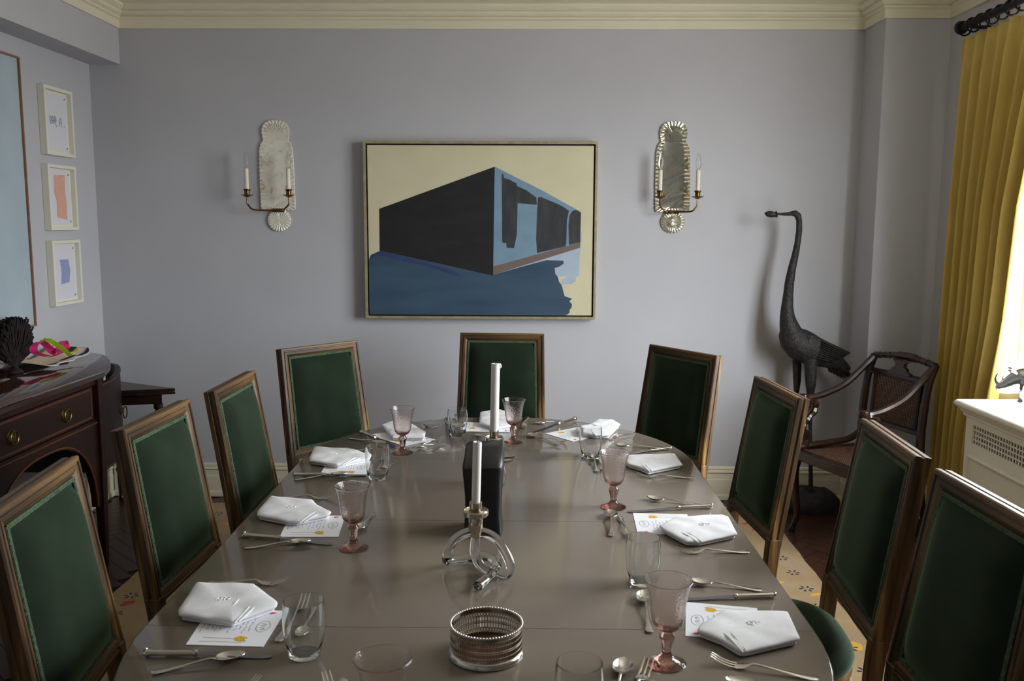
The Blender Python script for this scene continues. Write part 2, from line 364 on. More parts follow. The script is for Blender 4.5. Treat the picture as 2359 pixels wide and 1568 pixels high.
# ================================================================== DINING TABLE
TX, THW, TY0, TY1, TY2, TY3 = -.088, .714, 1.795, 2.485, 3.167, 3.885
tb = thing('dining_table', 'long taupe lacquered dining table with rounded ends, laid for a meal', 'table', (TX, TY1, .006))
ctr = (TX, TY1, .006)
def arc(cy, r2, s, n=40): return [(TX+THW*math.cos(t), cy+s*r2*math.sin(t)) for t in (math.pi*k/n for k in range(n+1))]
g = .0009
def slab(poly, name):
    mb = MB(); n = len(poly); c = (sum(p[0] for p in poly)/n, sum(p[1] for p in poly)/n)
    rings = []
    for ins, z in ((.012, TZ-.034), (0, TZ-.030), (0, TZ-.006), (.0022, TZ-.0018), (.006, TZ)):
        ring = []
        for x, y in poly:
            dx = -ins if x > TX+THW*.35 else (ins if x < TX-THW*.35 else 0.0)
            ring.append((x+dx*(abs(x-TX)/THW), y, z))
        rings.append(ring)
    mb.loft(rings, cap=True); o = mb.build(name, 'table_lacquer', tb, o=ctr, smooth=40); return o
slab([(TX-THW, TY2+g), (TX+THW, TY2+g)]+arc(TY2+g, TY3-TY2, 1)[1:-1], 'table_end')
slab([(TX+THW, TY0-g), (TX-THW, TY0-g)]+[(2*TX-x, y) for x, y in arc(TY0-g, .715, -1)][1:-1], 'table_end')
for a, b in ((TY0, TY1), (TY1, TY2)):
    n = 12; pl = [(TX-THW, b-g)]+[(TX-THW+2*THW*k/n, a+g) for k in range(n+1)]+[(TX+THW, b-g)]+[(TX+THW-2*THW*k/n, b-g) for k in range(1, n)]
    slab([(TX-THW, a+g), (TX+THW, a+g), (TX+THW, b-g), (TX-THW, b-g)], 'table_leaf')
ap = MB(); ring = [(TX+(THW-.13)*math.cos(t), (TY2 if math.sin(t) > 0 else TY0)+.58*math.sin(t)) for t in (2*math.pi*k/64+.02 for k in range(64))]
ap.prism(ring, TZ-.10, TZ-.034); ap.build('apron', 'table_lacquer', tb, o=ctr)
for y in (1.85, 3.1):
    p = MB(); p.lathe([(.001, .12), (.11, .12), (.12, .16), (.07, .22), (.055, .40), (.08, .55), (.12, .62), (.14, .66), (.001, .66)], 28, (TX, y, 0)); p.build('pedestal', 'table_lacquer', tb, o=ctr)
    for s in (-1, 1):
        MB().tube(spline([(TX+s*.06, y, .20), (TX+s*.22, y, .17), (TX+s*.36, y, .075), (TX+s*.42, y, .048)], 5), [.05]*6+[.04]*6+[.03]*4, 8).build('foot', 'table_lacquer', tb, o=ctr)

# ================================================================== DINING CHAIRS
CZT, CZB, CWT, CWB, RAKE = 1.05, .556, .433, .458, R(9.28)
def make_chair():
    root = thing('dining_chair', 'x', 'chair', group='green velvet dining chairs around the table')
    H = (CZT-CZB)/math.cos(RAKE)
    def T(a, v, p):       # a: -1..1 across with inset metres handled outside
        z = CZB+v*math.cos(RAKE)+p*math.sin(RAKE); y = -v*math.sin(RAKE)+p*math.cos(RAKE)
        return (a, y, z)
    def hw(v): return (CWB+(CWT-CWB)*v/H)/2
    def ring(d, p): return [T(-(hw(d)-d), d, p), T(hw(d)-d, d, p), T(hw(H-d)-d, H-d, p), T(-(hw(H-d)-d), H-d, p)]
    prof = [(.010, -.042), (0, -.040), (0, -.026), (.003, -.024), (.003, -.018), (0, -.016), (0, -.004), (.003, 0), (.011, 0), (.013, -.004), (.017, -.004), (.019, -.001), (.030, -.003), (.037, -.008), (.042, -.010), (.042, -.042)]
    f = MB(); rs = [ring(d, p) for d, p in prof]
    for i in range(len(rs)):
        a, b = rs[i], rs[(i+1) % len(rs)]
        for k in range(4):
            f.m = 0 if k in (1, 3) else 1
            f.add([a[k], a[(k+1) % 4], b[(k+1) % 4], b[k]], [(0, 1, 2, 3)])
    f.build('back_frame', ['chair_wood_v', 'chair_wood_h'], root, smooth=25)
    gm = MB(); d = .0445
    for dd in (.0435, .0485):
        c = ring(dd, -.0065); c.append(c[0])
        for k in range(4): gm.tube([c[k], c[k+1]], .0032, 6)
    gm.build('gimp_trim', 'gimp', root)
    cu = MB(); n = 14
    def cf(u, v):
        dd = .044; vv = dd+(H-2*dd)*v; w = hw(vv)-dd; a = 2*u-1; b = 2*v-1
        return T(w*a, vv, -.010+.032*(1-abs(a)**6)*(1-abs(b)**8))
    cu.sheet(cf, n, n)
    cu.build('back_cushion', 'velvet', root, smooth=60)
    bk = MB()
    bk.sheet(lambda u, v: T((hw(.04+(H-.08)*v)-.04)*(2*u-1), .04+(H-.08)*v, -.036-.008*(1-(2*u-1)**4)*(1-(2*v-1)**4)), 8, 8); bk.build('back_panel', 'velvet', root, smooth=60)
    # seat
    def outline(s, n=40):
        pts = []
        for k in range(n):
            t = 2*math.pi*k/n; c, q = math.cos(t), math.sin(t); e = .62 if q > 0 else .75
            y = .225+(.235*s+(s-1)*.0)*math.copysign(abs(q)**e, q)
            x = .245*s*math.copysign(abs(c)**.62, c); x *= (.84+.16*min(1, max(0, (y+.01)/.40)))
            pts.append((x, y))
        return pts
    rl = MB(); rl.loft([[(x, y, z) for x, y in outline(s)] for s, z in ((.97, .385), (.99, .39), (.99, .40), (.965, .404), (.965, .425), (.985, .43), (.985, .445))]); rl.build('seat_rail', 'chair_wood_h', root)
    sc_ = MB(); rings = []
    for k in range(9):
        t = k/8*math.pi/2; rings.append([(x, y, .444+.026+.0) for x, y in outline(1)])
    rings = [[(x, y, .444) for x, y in outline(.97)], [(x, y, .462) for x, y in outline(1.0)]]
    for s, z in ((1.0, .474), (.985, .487), (.95, .499), (.88, .510), (.75, .519), (.55, .525), (.3, .528), (.05, .529)): rings.append([(x, y, z) for x, y in [(p[0]*s, .225+(p[1]-.225)*s) for p in outline(1)]])
    sc_.loft(rings); sc_.build('seat_cushion', 'velvet', root, smooth=60)
    for s in (-1, 1):
        x = s*(CWB/2-.021)
        lg = MB(); pts = spline([(x, -.022, .575), (x, -.012, .46), (x, -.012, .36), (x, -.045, .16), (x, -.095, 0)], 6)
        rings = []
        for i, p in enumerate(pts):
            t = i/(len(pts)-1); h = .021-.006*t; q = .021-.006*t
            rings.append([(p[0]-h, p[1]-q, p[2]), (p[0]+h, p[1]-q, p[2]), (p[0]+h, p[1]+q, p[2]), (p[0]-h, p[1]+q, p[2])])
        lg.loft(rings); lg.build('leg', 'chair_wood_v', root, bevel=.003)
        fl_ = MB(); fl_.lathe([(.001, .39), (.026, .39), (.026, .345), (.020, .34), (.020, .33), (.026, .322), (.024, .30), (.013, .045), (.018, .035), (.016, .015), (.011, 0), (.001, 0)], 16, (s*.185, .37, 0)); fl_.build('leg', 'chair_wood_v', root)
    return root
CHAIRS = {   # x, y of the foot of the back, heading, label
 'C': (-.108, 4.469, 176.0, 'green velvet square-back dining chair at the table end below the painting'),
 'L4': (-.872, 4.029, 228.7, 'green velvet square-back dining chair below the foxed mirror sconce'),
 'R4': (.651, 3.931, 123.3, 'green velvet square-back dining chair below the clear mirror sconce'),
 'L3': (-.939, 3.126, 269.2, 'green velvet square-back dining chair beside the triangular corner table'),
 'L2': (-.984, 2.555, 267.5, 'green velvet square-back dining chair before the ajar curved door of the sideboard'),
 'L1': (-.960, 1.871, 276.5, 'green velvet square-back dining chair before the arched opening of the sideboard'),
 'R3': (.803, 3.062, 94.4, 'green velvet square-back dining chair in front of the bird statue legs'),
 'R2': (.894, 2.344, 86.2, 'green velvet square-back dining chair with its seat showing, in front of the caned armchair'),
 'R1': (.883, 1.797, 91.9, 'green velvet square-back dining chair nearest the white radiator cover')}
ch0 = make_chair()
for k, (key, (x, y, th, lb)) in enumerate(CHAIRS.items()):
    if k == 0: ch0.location = (x, y, .006); ch0.rotation_euler = (0, 0, R(th)); ch0['label'] = lb
    else: dup(ch0, lb, (x, y, .006), R(th))

# ================================================================== BIG PAINTING ON THE BACK WALL
PY = YB-.062                                       # front plane of the frame
tl, br = py(834, 323.5, PY), py(1371, 735.6, PY); tr, bl_ = py(1379, 326.4, PY), py(843, 733.3, PY)
px0, px1 = (tl[0]+bl_[0])/2, (tr[0]+br[0])/2; pzt, pzb = (tl[2]+tr[2])/2, (bl_[2]+br[2])/2
pc = ((px0+px1)/2, YB, pzb)
pt = thing('framed_painting', 'painting of a black box house over blue water in a pale gold frame', 'painting', pc)
fr = MB(); fw = .014
def rectring(mb, x0, x1, z0, z1, prof, yb):        # mitred frame: prof of (inset, y towards room)
    rs = [[(x0+d, yb-p, z0+d), (x1-d, yb-p, z0+d), (x1-d, yb-p, z1-d), (x0+d, yb-p, z1-d)] for d, p in prof]
    for i in range(len(rs)):
        a, b = rs[i], rs[(i+1) % len(rs)]
        for k in range(4): mb.add([a[k], a[(k+1) % 4], b[(k+1) % 4], b[k]], [(0, 1, 2, 3)])
rectring(fr, px0, px1, pzb, pzt, [(0, .001), (0, .060), (.001, .062), (fw-.001, .062), (fw, .060), (fw, .001)], YB)
fr.build('frame', 'gold_frame', pt, o=pc, smooth=25)
MB().box2((px0+fw, YB-.028, pzb+fw), (px1-fw, YB-.002, pzt-fw)).build('backing', 'black_gap', pt, o=pc, smooth=0)
gp = .022; qx0, qx1, qz0, qz1 = px0+gp, px1-gp, pzb+gp, pzt-gp; CYP = YB-.052
cvs = MB().box2((qx0, CYP, qz0), (qx1, YB-.026, qz1)).build('canvas', 'canvas_cream', pt, o=pc, smooth=0, bevel=.003)
def cp(x, y):   # crop pixels of the painting -> canvas plane
    p = py(800+x/3.485, 300+y/3.485, CYP); return (min(max(p[0], qx0+.001), qx1-.001), min(max(p[2], qz0+.001), qz1-.001))
def paint(name, m, pts, lay):
    d = CYP-.0004*lay
    MB().prism([cp(*p) for p in pts], d, d-.0003, f=lambda a, b, h: (a, h, b)).build(name, m, cvs, o=pc, smooth=0)
paint('pale_water', 'p_pale', [(1170, 1160), (1880, 935), (1866, 1000), (1862, 1165), (1835, 1180), (1834, 1215), (1790, 1235), (1715, 1240), (1715, 1212), (1765, 1172), (1690, 1176), (1660, 1120)], 1)
paint('lake', 'p_lake', [(160, 1040), (190, 1000), (262, 968), (700, 1060), (1170, 1160), (1490, 1070), (1600, 1042), (1735, 1046), (1738, 1070), (1700, 1095), (1665, 1105), (1670, 1150), (1690, 1175), (1700, 1215), (1722, 1245), (1745, 1330), (1806, 1352), (1782, 1372), (1804, 1395), (1800, 1425), (1785, 1440), (1785, 1465), (1755, 1485), (150, 1490)], 2)
paint('cobalt_stroke', 'p_cobalt', [(165, 1038), (195, 998), (262, 970), (400, 1000), (560, 1042), (700, 1082), (860, 1130), (960, 1180), (850, 1165), (740, 1120), (560, 1070), (400, 1040), (300, 1010), (240, 1002)], 3)
paint('black_wall', 'p_black', [(258, 630), (1184, 292), (1171, 1166), (700, 1060), (262, 967)], 3)
paint('blue_wall', 'p_sky', [(1184, 292), (1560, 480), (1877, 655), (1870, 905), (1172, 1095)], 3)
paint('plinth', 'p_brown', [(1172, 1093), (1870, 900), (1870, 942), (1172, 1160)], 4)
paint('dark_window', 'p_dark', [(1240, 355), (1252, 347), (1258, 382), (1300, 395), (1362, 428), (1358, 445), (1440, 482), (1518, 540), (1522, 597), (1368, 585), (1362, 830), (1340, 946), (1280, 942), (1275, 900), (1258, 908), (1244, 895)], 4)
paint('dark_window', 'p_dark', [(1530, 540), (1552, 535), (1640, 570), (1720, 605), (1780, 645), (1764, 720), (1758, 905), (1750, 932), (1524, 985), (1516, 870), (1522, 700)], 4)
paint('dark_window', 'p_dark', [(1785, 680), (1810, 645), (1840, 640), (1877, 662), (1868, 900), (1780, 920), (1776, 760)], 4)
paint('sky_streak', 'p_pale', [(1872, 820), (1882, 815), (1885, 880), (1874, 910)], 4)

# ================================================================== MIRROR SCONCES
def sconce(ox, oy, mirror, label, sgn):
    """ox, oy: photo pixel of the crop origin; shapes in crop pixels at 5.227x"""
    yw = YB-.001
    def q(x, y, d=0.0):
        p = py(ox+x/5.227, oy+y/5.227, YB-.02); return (p[0], YB-.004-d, p[2])
    cxp = 607 if sgn < 0 else 470
    off = cxp-607; offy = 0 if sgn < 0 else 18
    o = q(cxp, 750+offy); o = (o[0], YB, o[2])
    t = thing('mirror_sconce', label, 'wall sconce', o, group='pair of mirrored sconces')
    k = 5.13/2050/5.227                         # metres per crop pixel
    def W(x, z, d): return (o[0]+(x-607)*k, YB-.003-d, o[2]-(z-750)*k)
    # outline of the plate with scalloped edge
    half = [(0, 110), (60, 114), (110, 135), (145, 170), (160, 215), (163, 260), (155, 310), (150, 345), (172, 375), (193, 430), (200, 500), (204, 620), (207, 800), (206, 950), (206, 1080), (196, 1150), (150, 1160), (0, 1165)]
    sp = spline(half, 6)
    right = [(607+p[0]+max(0, (p[1]-500)/650)*8, p[1]) for p in sp]; left = [(607-p[0]+max(0, (p[1]-500)/650)*8, p[1]) for p in sp]
    ring = right+left[::-1][1:-1]
    # resample with scallops
    n = len(ring); L = [0]
    for i in range(n): a, b = ring[i], ring[(i+1) % n]; L.append(L[-1]+math.hypot(b[0]-a[0], b[1]-a[1]))
    N = 360; tot = L[-1]; out = []; j = 0
    for i in range(N):
        s = tot*i/N
        while L[j+1] < s: j += 1
        u = (s-L[j])/(L[j+1]-L[j]+1e-9); a, b = ring[j], ring[(j+1) % n]; out.append((a[0]+(b[0]-a[0])*u, a[1]+(b[1]-a[1])*u))
    ctr_ = (611, 640)
    mb = MB(); rings = []
    for fi, (f, d) in enumerate(((1.0, .000), (1.0, .006), (.985, .010), (.93, .0095), (.86, .0085), (.76, .0075), (.66, .0070))):
        r = []
        for i, (x, y) in enumerate(out):
            flute = math.sin(i/N*2*math.pi*60); e = (1+.018*flute if fi in (1, 2) else 1)
            cy0 = min(max(y, 260), 1040); cx0 = 607+(x-607)*.0
            xx, yy = cx0+(x-cx0)*f*e, cy0+(y-cy0)*f*e
            dd = d+(.0022*flute if 2 <= fi <= 5 else 0); r.append(W(xx, yy, dd))
        rings.append(r)
    mb.loft(rings, cap=True); mb.build('mirror_plate', mirror, t, o=o, smooth=50)
    # engraved shell ribs at the top and sides
    rb = MB()
    for a in range(-75, 76, 15):
        s_, c_ = math.sin(R(a)), math.cos(R(a)); rb.tube([W(607+s_*40, 265-c_*40, .0085), W(607+s_*118, 265-c_*112, .0105)], [.0012, .0038], 6)
    for sd in (-1, 1):
        for yc in (600, 880):
            for kk in range(-3, 4):
                rb.tube([W(611+sd*105, yc-kk*6, .0085), W(611+sd*180, yc+kk*26-10, .0100)], [.001, .0032], 6)
    stuff(rb.build('shell_ribs', mirror, t, o=o))
    ds = MB(); rings = []
    for f, d in ((1.0, 0), (1.02, .006), (.97, .010), (.7, .0085), (.4, .0075), (.08, .009)):
        rings.append([W(623+138*f*(1+.025*math.sin(a*24) if f > .9 else 1)*math.cos(a), 1278+130*f*(1+.025*math.sin(a*24) if f > .9 else 1)*math.sin(a), d+(.0022*math.sin(a*24) if .3 < f < 1 else 0)) for a in (2*math.pi*i/192 for i in range(192))])
    ds.loft(rings); ds.build('shell_disc', mirror, t, o=o, smooth=50)
    bar = MB(); yb_ = 1160; D = .055
    arms = []
    x1, x2 = (300, 790)
    if sgn > 0: x1, x2 = x1+134, x2+134+4   # the other sconce is seen more square on
    if sgn > 0: x1, x2 = 437, 876
    for s_, xe in ((-1, x1), (1, x2)):
        xm = 611+s_*60
        path = spline([W(611, yb_, .02), W(xm, yb_, .035), W(xe-s_*70, yb_-4, D+.03), W(xe-s_*16, yb_-50, D+.035), W(xe, 1080, D+.035), W(xe, 1010, D+.035)], 6)
        bar = MB().tube(path, .0048, 8); ar = bar.build('arm', 'brass', t, o=o)
        b0 = W(xe, 1000, D+.035)
        pn = MB(); pn.lathe([(.001, -.004), (.008, -.006), (.020, .000), (.034, .006), (.035, .008), (.020, .004), (.006, .003), (.001, .003)], 24, b0); pn.build('drip_pan', 'brass', t, o=o)
        cu = MB(); cu.lathe([(.001, .000), (.009, .002), (.014, .008), (.015, .030), (.019, .034), (.020, .040), (.012, .040), (.012, .02), (.001, .02)], 20, b0); cu.build('candle_cup', 'brass', t, o=o)
        sl = MB(); sl.lathe([(.001, .02), (.0118, .02), (.0118, .150), (.010, .153), (.001, .153)], 20, b0); sl.build('candle_sleeve', 'candle_sleeve', t, o=o)
        gb = MB(); gb.lathe([(.001, .150), (.007, .152), (.010, .165), (.0155, .185), (.0150, .200), (.010, .222), (.004, .242), (.001, .247)], 18, b0); gb.build('bulb', 'clear_glass', t, o=o, smooth=60)
    MB().box2(W(540, 1140, 0), W(690, 1182, .026)).build('arm_bracket', 'brass', t, o=o, bevel=.004)
sconce(520, 260, 'foxed_mirror', 'mirrored wall sconce with cloudy, orange-spotted glass and two candle bulbs', -1)
sconce(1460, 260, 'clear_mirror', 'mirrored wall sconce with clear bright glass and two candle bulbs', 1)

# ================================================================== PICTURES ON THE LEFT WALL
def wallY(x, y, d): return pX(x, y, XL+d)
def box_frame(c4, label, art):
    D = .036
    a = [wallY(*p, D) for p in c4]; y0 = (a[0][1]+a[3][1])/2; y1 = (a[1][1]+a[2][1])/2; z1 = (a[0][2]+a[1][2])/2; z0 = (a[2][2]+a[3][2])/2
    o = (XL, (y0+y1)/2, z0); t = thing('small_framed_print', label, 'picture', o, group='column of three small white frames')
    f = MB()
    rs = [[(XL+p, y0+d, z0+d), (XL+p, y1-d, z0+d), (XL+p, y1-d, z1-d), (XL+p, y0+d, z1-d)] for d, p in ((0, .001), (0, D), (.017, D), (.017, .001))]
    for i in range(4):
        A, B = rs[i], rs[(i+1) % 4]
        for k in range(4): f.add([A[k], A[(k+1) % 4], B[(k+1) % 4], B[k]], [(0, 1, 2, 3)])
    f.build('frame', 'frame_white', t, o=o, smooth=0, bevel=.0015)
    MB().box2((XL+.001, y0+.017, z0+.017), (XL+.010, y1-.017, z1-.017)).build('mount', 'frame_white', t, o=o, smooth=0)
    pp = MB().box2((XL+.012, y0+.032, z0+.030), (XL+.0135, y1-.032, z1-.030)).build('paper_sheet', 'paper', t, o=o, smooth=0)
    for yy in (y0+.045, y1-.045):
        for zz in (z0+.045, z1-.045): MB().box((XL+.0145, yy, zz), (.002, .012, .005), M=Matrix.Rotation(.5, 3, 'X')).build('pin', 'pin', t, o=o, smooth=0)
    art(pp, o, y0, y1, z0, z1)
def flat(parent, o, name, m, pts, d): MB().prism(pts, XL+d, XL+d+.0003, f=lambda a, b, h: (h, a, b)).build(name, m, parent, o=o, smooth=0)
def art1(p, o, y0, y1, z0, z1):
    w_, h_ = y1-y0, z1-z0; mb = MB()
    S = [[(.28, .52), (.30, .57), (.34, .55), (.30, .48), (.35, .47)], [(.38, .47), (.37, .57), (.42, .55), (.41, .47)], [(.45, .48), (.46, .58), (.50, .55), (.46, .51), (.51, .43)], [(.30, .51), (.52, .52)], [(.60, .45), (.66, .57), (.70, .44)], [(.62, .50), (.68, .50)], [(.78, .45), (.80, .46)]]
    for st in S: mb.tube([(XL+.0140, y0+u*w_, z0+v*h_) for u, v in spline(st, 4)], .004, 5, sq=1)
    x0 = XL+.0138; mb.v = [(x0+(v[0]-x0)*.06+.0003, v[1], v[2]) for v in mb.v]
    mb.build('pencil_scrawl', 'art_grey', p, o=o)
def art2(p, o, y0, y1, z0, z1):
    w_, h_ = y1-y0, z1-z0
    flat(p, o, 'coral_shape', 'art_coral', [(y0+u*w_, z0+v*h_) for u, v in ((.33, .84), (.72, .86), (.70, .60), (.74, .40), (.72, .16), (.36, .20), (.38, .44), (.31, .58))], .0138)
def art3(p, o, y0, y1, z0, z1):
    w_, h_ = y1-y0, z1-z0
    flat(p, o, 'violet_shape', 'art_violet', [(y0+u*w_, z0+v*h_) for u, v in ((.36, .70), (.66, .70), (.71, .52), (.66, .34), (.36, .32), (.40, .50))], .0138)
box_frame([(104, 195), (169.6, 212), (172, 362), (106.6, 356)], 'small white box frame holding a grey pencil scrawl, topmost of three', art1)
box_frame([(110.5, 375.5), (174.4, 385), (183, 528), (118.7, 532)], 'small white box frame holding a coral pink shape, middle of three', art2)
box_frame([(120, 552.3), (185.6, 553.3), (193, 695), (130, 707)], 'small white box frame holding a violet blue shape, lowest of three', art3)
by1 = 4.352; bz0, bz1 = 1.102, 2.392; by0 = 3.05; o = (XL, (by0+by1)/2, bz0)
t = thing('large_blue_painting', 'large pale blue canvas in a thin copper frame on the side wall', 'painting', o)
f = MB(); D = .04
rs = [[(XL+p, by0+d, bz0+d), (XL+p, by1-d, bz0+d), (XL+p, by1-d, bz1-d), (XL+p, by0+d, bz1-d)] for d, p in ((0, .001), (0, D), (.009, D), (.009, .001))]
for i in range(4):
    A, B = rs[i], rs[(i+1) % 4]
    for k in range(4): f.add([A[k], A[(k+1) % 4], B[(k+1) % 4], B[k]], [(0, 1, 2, 3)])
f.build('frame', 'copper_frame', t, o=o, smooth=0)
MB().box2((XL+.002, by0+.009, bz0+.009), (XL+.030, by1-.009, bz1-.009)).build('canvas', 'big_blue', t, o=o, smooth=0)

# ================================================================== SIDEBOARD
SZ = .925; SX = -1.927; o = (-2.18, 3.54, 0)
sb = thing('sideboard', 'dark mahogany sideboard with inlaid drawer, arched opening and rounded ends', 'sideboard', o)
def mir(pts): return pts+[(x, 7.08-y) for x, y in reversed(pts)]
endc = [(p[0], p[1]) for p in spline([(SX, 4.035), (-1.977, 4.193), (-2.019, 4.299), (-2.104, 4.467), (-2.197, 4.600), (-2.30, 4.675)], 6)]
plan = [(XL+.03, 4.68)]+endc[::-1]; plan = mir(plan)   # clockwise ring: far wall corner .. front .. near wall corner
def inset(pl, d):
    out = []
    for x, y in pl: out.append((max(XL+.03, x-d) if x > XL+.04 else x, y+(-d if y > 4.1 else (d if y < 2.98 else 0))))
    return out
tp = MB(); tp.loft([[(x, y, z) for x, y in inset(plan, d)] for d, z in ((.006, SZ-.024), (0, SZ-.020), (0, SZ-.004), (.004, SZ))]); tp.build('top', 'mahogany_top', sb, o=o, smooth=40)
MB().box2((XL+.024, 2.42, SZ-.0005), (XL+.040, 4.66, SZ+.012)).build('back_rail', 'mahogany', sb, o=o, smooth=0)
fx = SX-.022                                       # face of the carcass
# carcass behind the drawer, and the arched apron
MB().box2((XL+.03, 3.07, .70), (fx-.012, 4.01, SZ-.024)).build('carcass', 'mahogany', sb, o=o, smooth=0)
arch = [(3.54+.41*t, .31+.352*max(0, 1-abs(t)**2.7)**(1/2.0)) for t in [math.cos(math.pi*k/28) for k in range(29)]]
apn = MB(); pl = [(3.09, .31), (3.09, .718), (3.99, .718), (3.99, .31)]+arch; apn.prism(pl, fx-.03, fx, f=lambda a, b, h: (h, a, b)); apn.build('arched_apron', 'mahogany', sb, o=o, smooth=0)
ai = MB(); ai.tube([(fx+.0005, y, z+.004) for y, z in arch], .006, 6); ai.tube([(fx+.0005, 3.10, .700), (fx+.0005, 3.985, .700)], .005, 4); ai.build('apron_inlay', 'inlay', sb, o=o)
MB().box2((fx-.03, 3.07, SZ-.046), (fx+.004, 4.01, SZ-.024)).build('top_rail', 'mahogany', sb, o=o, smooth=0)
dr = MB().box2((fx-.03, 3.095, .722), (fx, 3.955, .872)).build('drawer', 'mahogany', sb, o=o, smooth=0, bevel=.002)
di = MB()
for z in (.735, .862): di.box2((fx-.002, 3.105, z-.004), (fx+.0006, 3.945, z+.004))
for y in (3.108, 3.941): di.box2((fx-.002, y-.004, .735), (fx+.0006, y+.004, .862))
di.build('drawer_inlay', 'inlay', dr, o=o, smooth=0)
for y in (3.304, 3.707, 3.0+.37):
    if y == 3.37: continue
    c = (fx, y, .797); h = MB(); h.lathe([(.001, .010), (.006, .010), (.009, .006), (.020, .005), (.026, .003), (.028, 0)], 24)
    h.v = [(c[0]+p[2], c[1]+p[0], c[2]+p[1]) for p in h.v]
    h.tube([(c[0]+.012, c[1]+.026*math.cos(a), c[2]-.004+.026*math.sin(a)) for a in (2*math.pi*k/24 for k in range(25))], .0035, 6)
    h.build('ring_pull', 'bright_brass', dr, o=o)
for yc in (4.005, 3.075):
    lg = MB(); rings = []
    for z, s in ((SZ-.024, .024), (.45, .023), (.02, .013), (.004, .013)): rings.append([(fx-.010+a*s, yc+b*s, z) for a, b in ((-1, -1), (1, -1), (1, 1), (-1, 1))])
    lg.loft(rings); lg.build('leg', 'mahogany', sb, o=o, smooth=0)
    st = MB(); st.box2((fx-.012+.024, yc-.020, .46), (fx+.0145, yc+.020, SZ-.03)); st.build('stile', 'mahogany', sb, o=o, smooth=0)
for yc in (4.60, 2.48):
    lg = MB(); lg.loft([[(-2.37+a*s, yc+b*s, z) for a, b in ((-1, -1), (1, -1), (1, 1), (-1, 1))] for z, s in ((SZ-.024, .024), (.45, .023), (.004, .013))]); lg.build('leg', 'mahogany', sb, o=o, smooth=0)
# curved end cupboards: the far one stands ajar
def curved(off, y_sign):
    base = [(SX-.03, 4.03), (-1.985, 4.17), (-2.035, 4.29), (-2.11, 4.44), (-2.20, 4.57), (-2.30, 4.63)]
    pts = spline(base, 6); out = []
    for i, p in enumerate(pts):
        u = i/(len(pts)-1); q = (p[0]+off*u*.95+.004, p[1]+off*u*.75)
        out.append(q if y_sign > 0 else (q[0], 7.08-q[1]))
    return out
for sgn, off in ((1, .085), (-1, 0.0)):
    c1 = curved(off, sgn); c0 = []
    for i, p in enumerate(c1):
        a, b = c1[max(i-1, 0)], c1[min(i+1, len(c1)-1)]; tx, ty = b[0]-a[0], b[1]-a[1]; l = math.hypot(tx, ty); nx, ny = (ty/l, -tx/l)
        if sgn < 0: nx, ny = -nx, -ny
        c0.append((p[0]-nx*.022, p[1]-ny*.022))
    dm = MB(); rings = [[(a[0], a[1], .455), (b[0], b[1], .455), (b[0], b[1], .868), (a[0], a[1], .868)] for a, b in zip(c0, c1)]
    dm.loft(rings); d = dm.build('cupboard_door', 'mahogany', sb, o=o, smooth=30)
    ed = MB()
    for z in (.463, .860): ed.tube([(p[0], p[1], z) for p in c1[1:-1]], .004, 4)
    ed.build('door_inlay', 'inlay', d, o=o)
    if sgn > 0:
        i = 14; h = c1[i]; ph = MB(); ph.lathe([(.001, .010), (.008, .008), (.020, .003), (.022, 0)], 16); ph.v = [(h[0]+.9*p[2]+.003, h[1]+.4*p[2]+p[0], .675+p[1]) for p in ph.v]
        ph.tube([(h[0]+.020, h[1]+.008+.022*math.cos(a), .665+.030*math.sin(a)) for a in (2*math.pi*k/20 for k in range(21))], .003, 6); ph.build('ring_pull', 'brass', d, o=o)
    cb = MB(); cb.prism([(XL+.03, 4.011 if sgn > 0 else 3.069), (fx-.036, 4.011 if sgn > 0 else 3.069)]+[(min(p[0]-.019, fx-.012), p[1]-.012 if sgn > 0 else 7.08-p[1]+.012) for p in [tuple(q) for q in curved(0, 1)]]+[(XL+.03, 4.60 if sgn > 0 else 2.48)], .455, SZ-.0245); cb.build('cupboard_shade_block', 'black_gap', sb, o=o, smooth=0)  # solid block coloured black to stand in for the shaded cupboard inside

# corner table
o = (-2.25, 4.86, 0); ct = thing('corner_table', 'dark folding triangular corner table with a turned leg', 'table', o)
T0, T1, T2 = (-1.925, 4.85), (-2.395, 5.095), (-2.375, 4.715)
def tri(s):
    c = ((T0[0]+T1[0]+T2[0])/3, (T0[1]+T1[1]+T2[1])/3); return [(c[0]+(p[0]-c[0])*s, c[1]+(p[1]-c[1])*s) for p in (T0, T1, T2)]
MB().prism(tri(1), .685, .700).build('top_leaf', 'dark_wood', ct, o=o, smooth=0, bevel=.002)
MB().prism(tri(1), .667, .683).build('folded_leaf', 'dark_wood', ct, o=o, smooth=0, bevel=.002)
MB().prism(tri(.74), .610, .667).build('apron', 'dark_wood', ct, o=o, smooth=0, bevel=.002)
for p in tri(.66):
    MB().lathe([(.001, .61), (.026, .61), (.026, .585), (.018, .578), (.022, .565), (.018, .555), (.018, .20), (.024, .185), (.018, .17), (.013, .03), (.018, .02), (.014, 0), (.001, 0)], 16, (p[0], p[1], 0)).build('leg', 'dark_wood', ct, o=o)

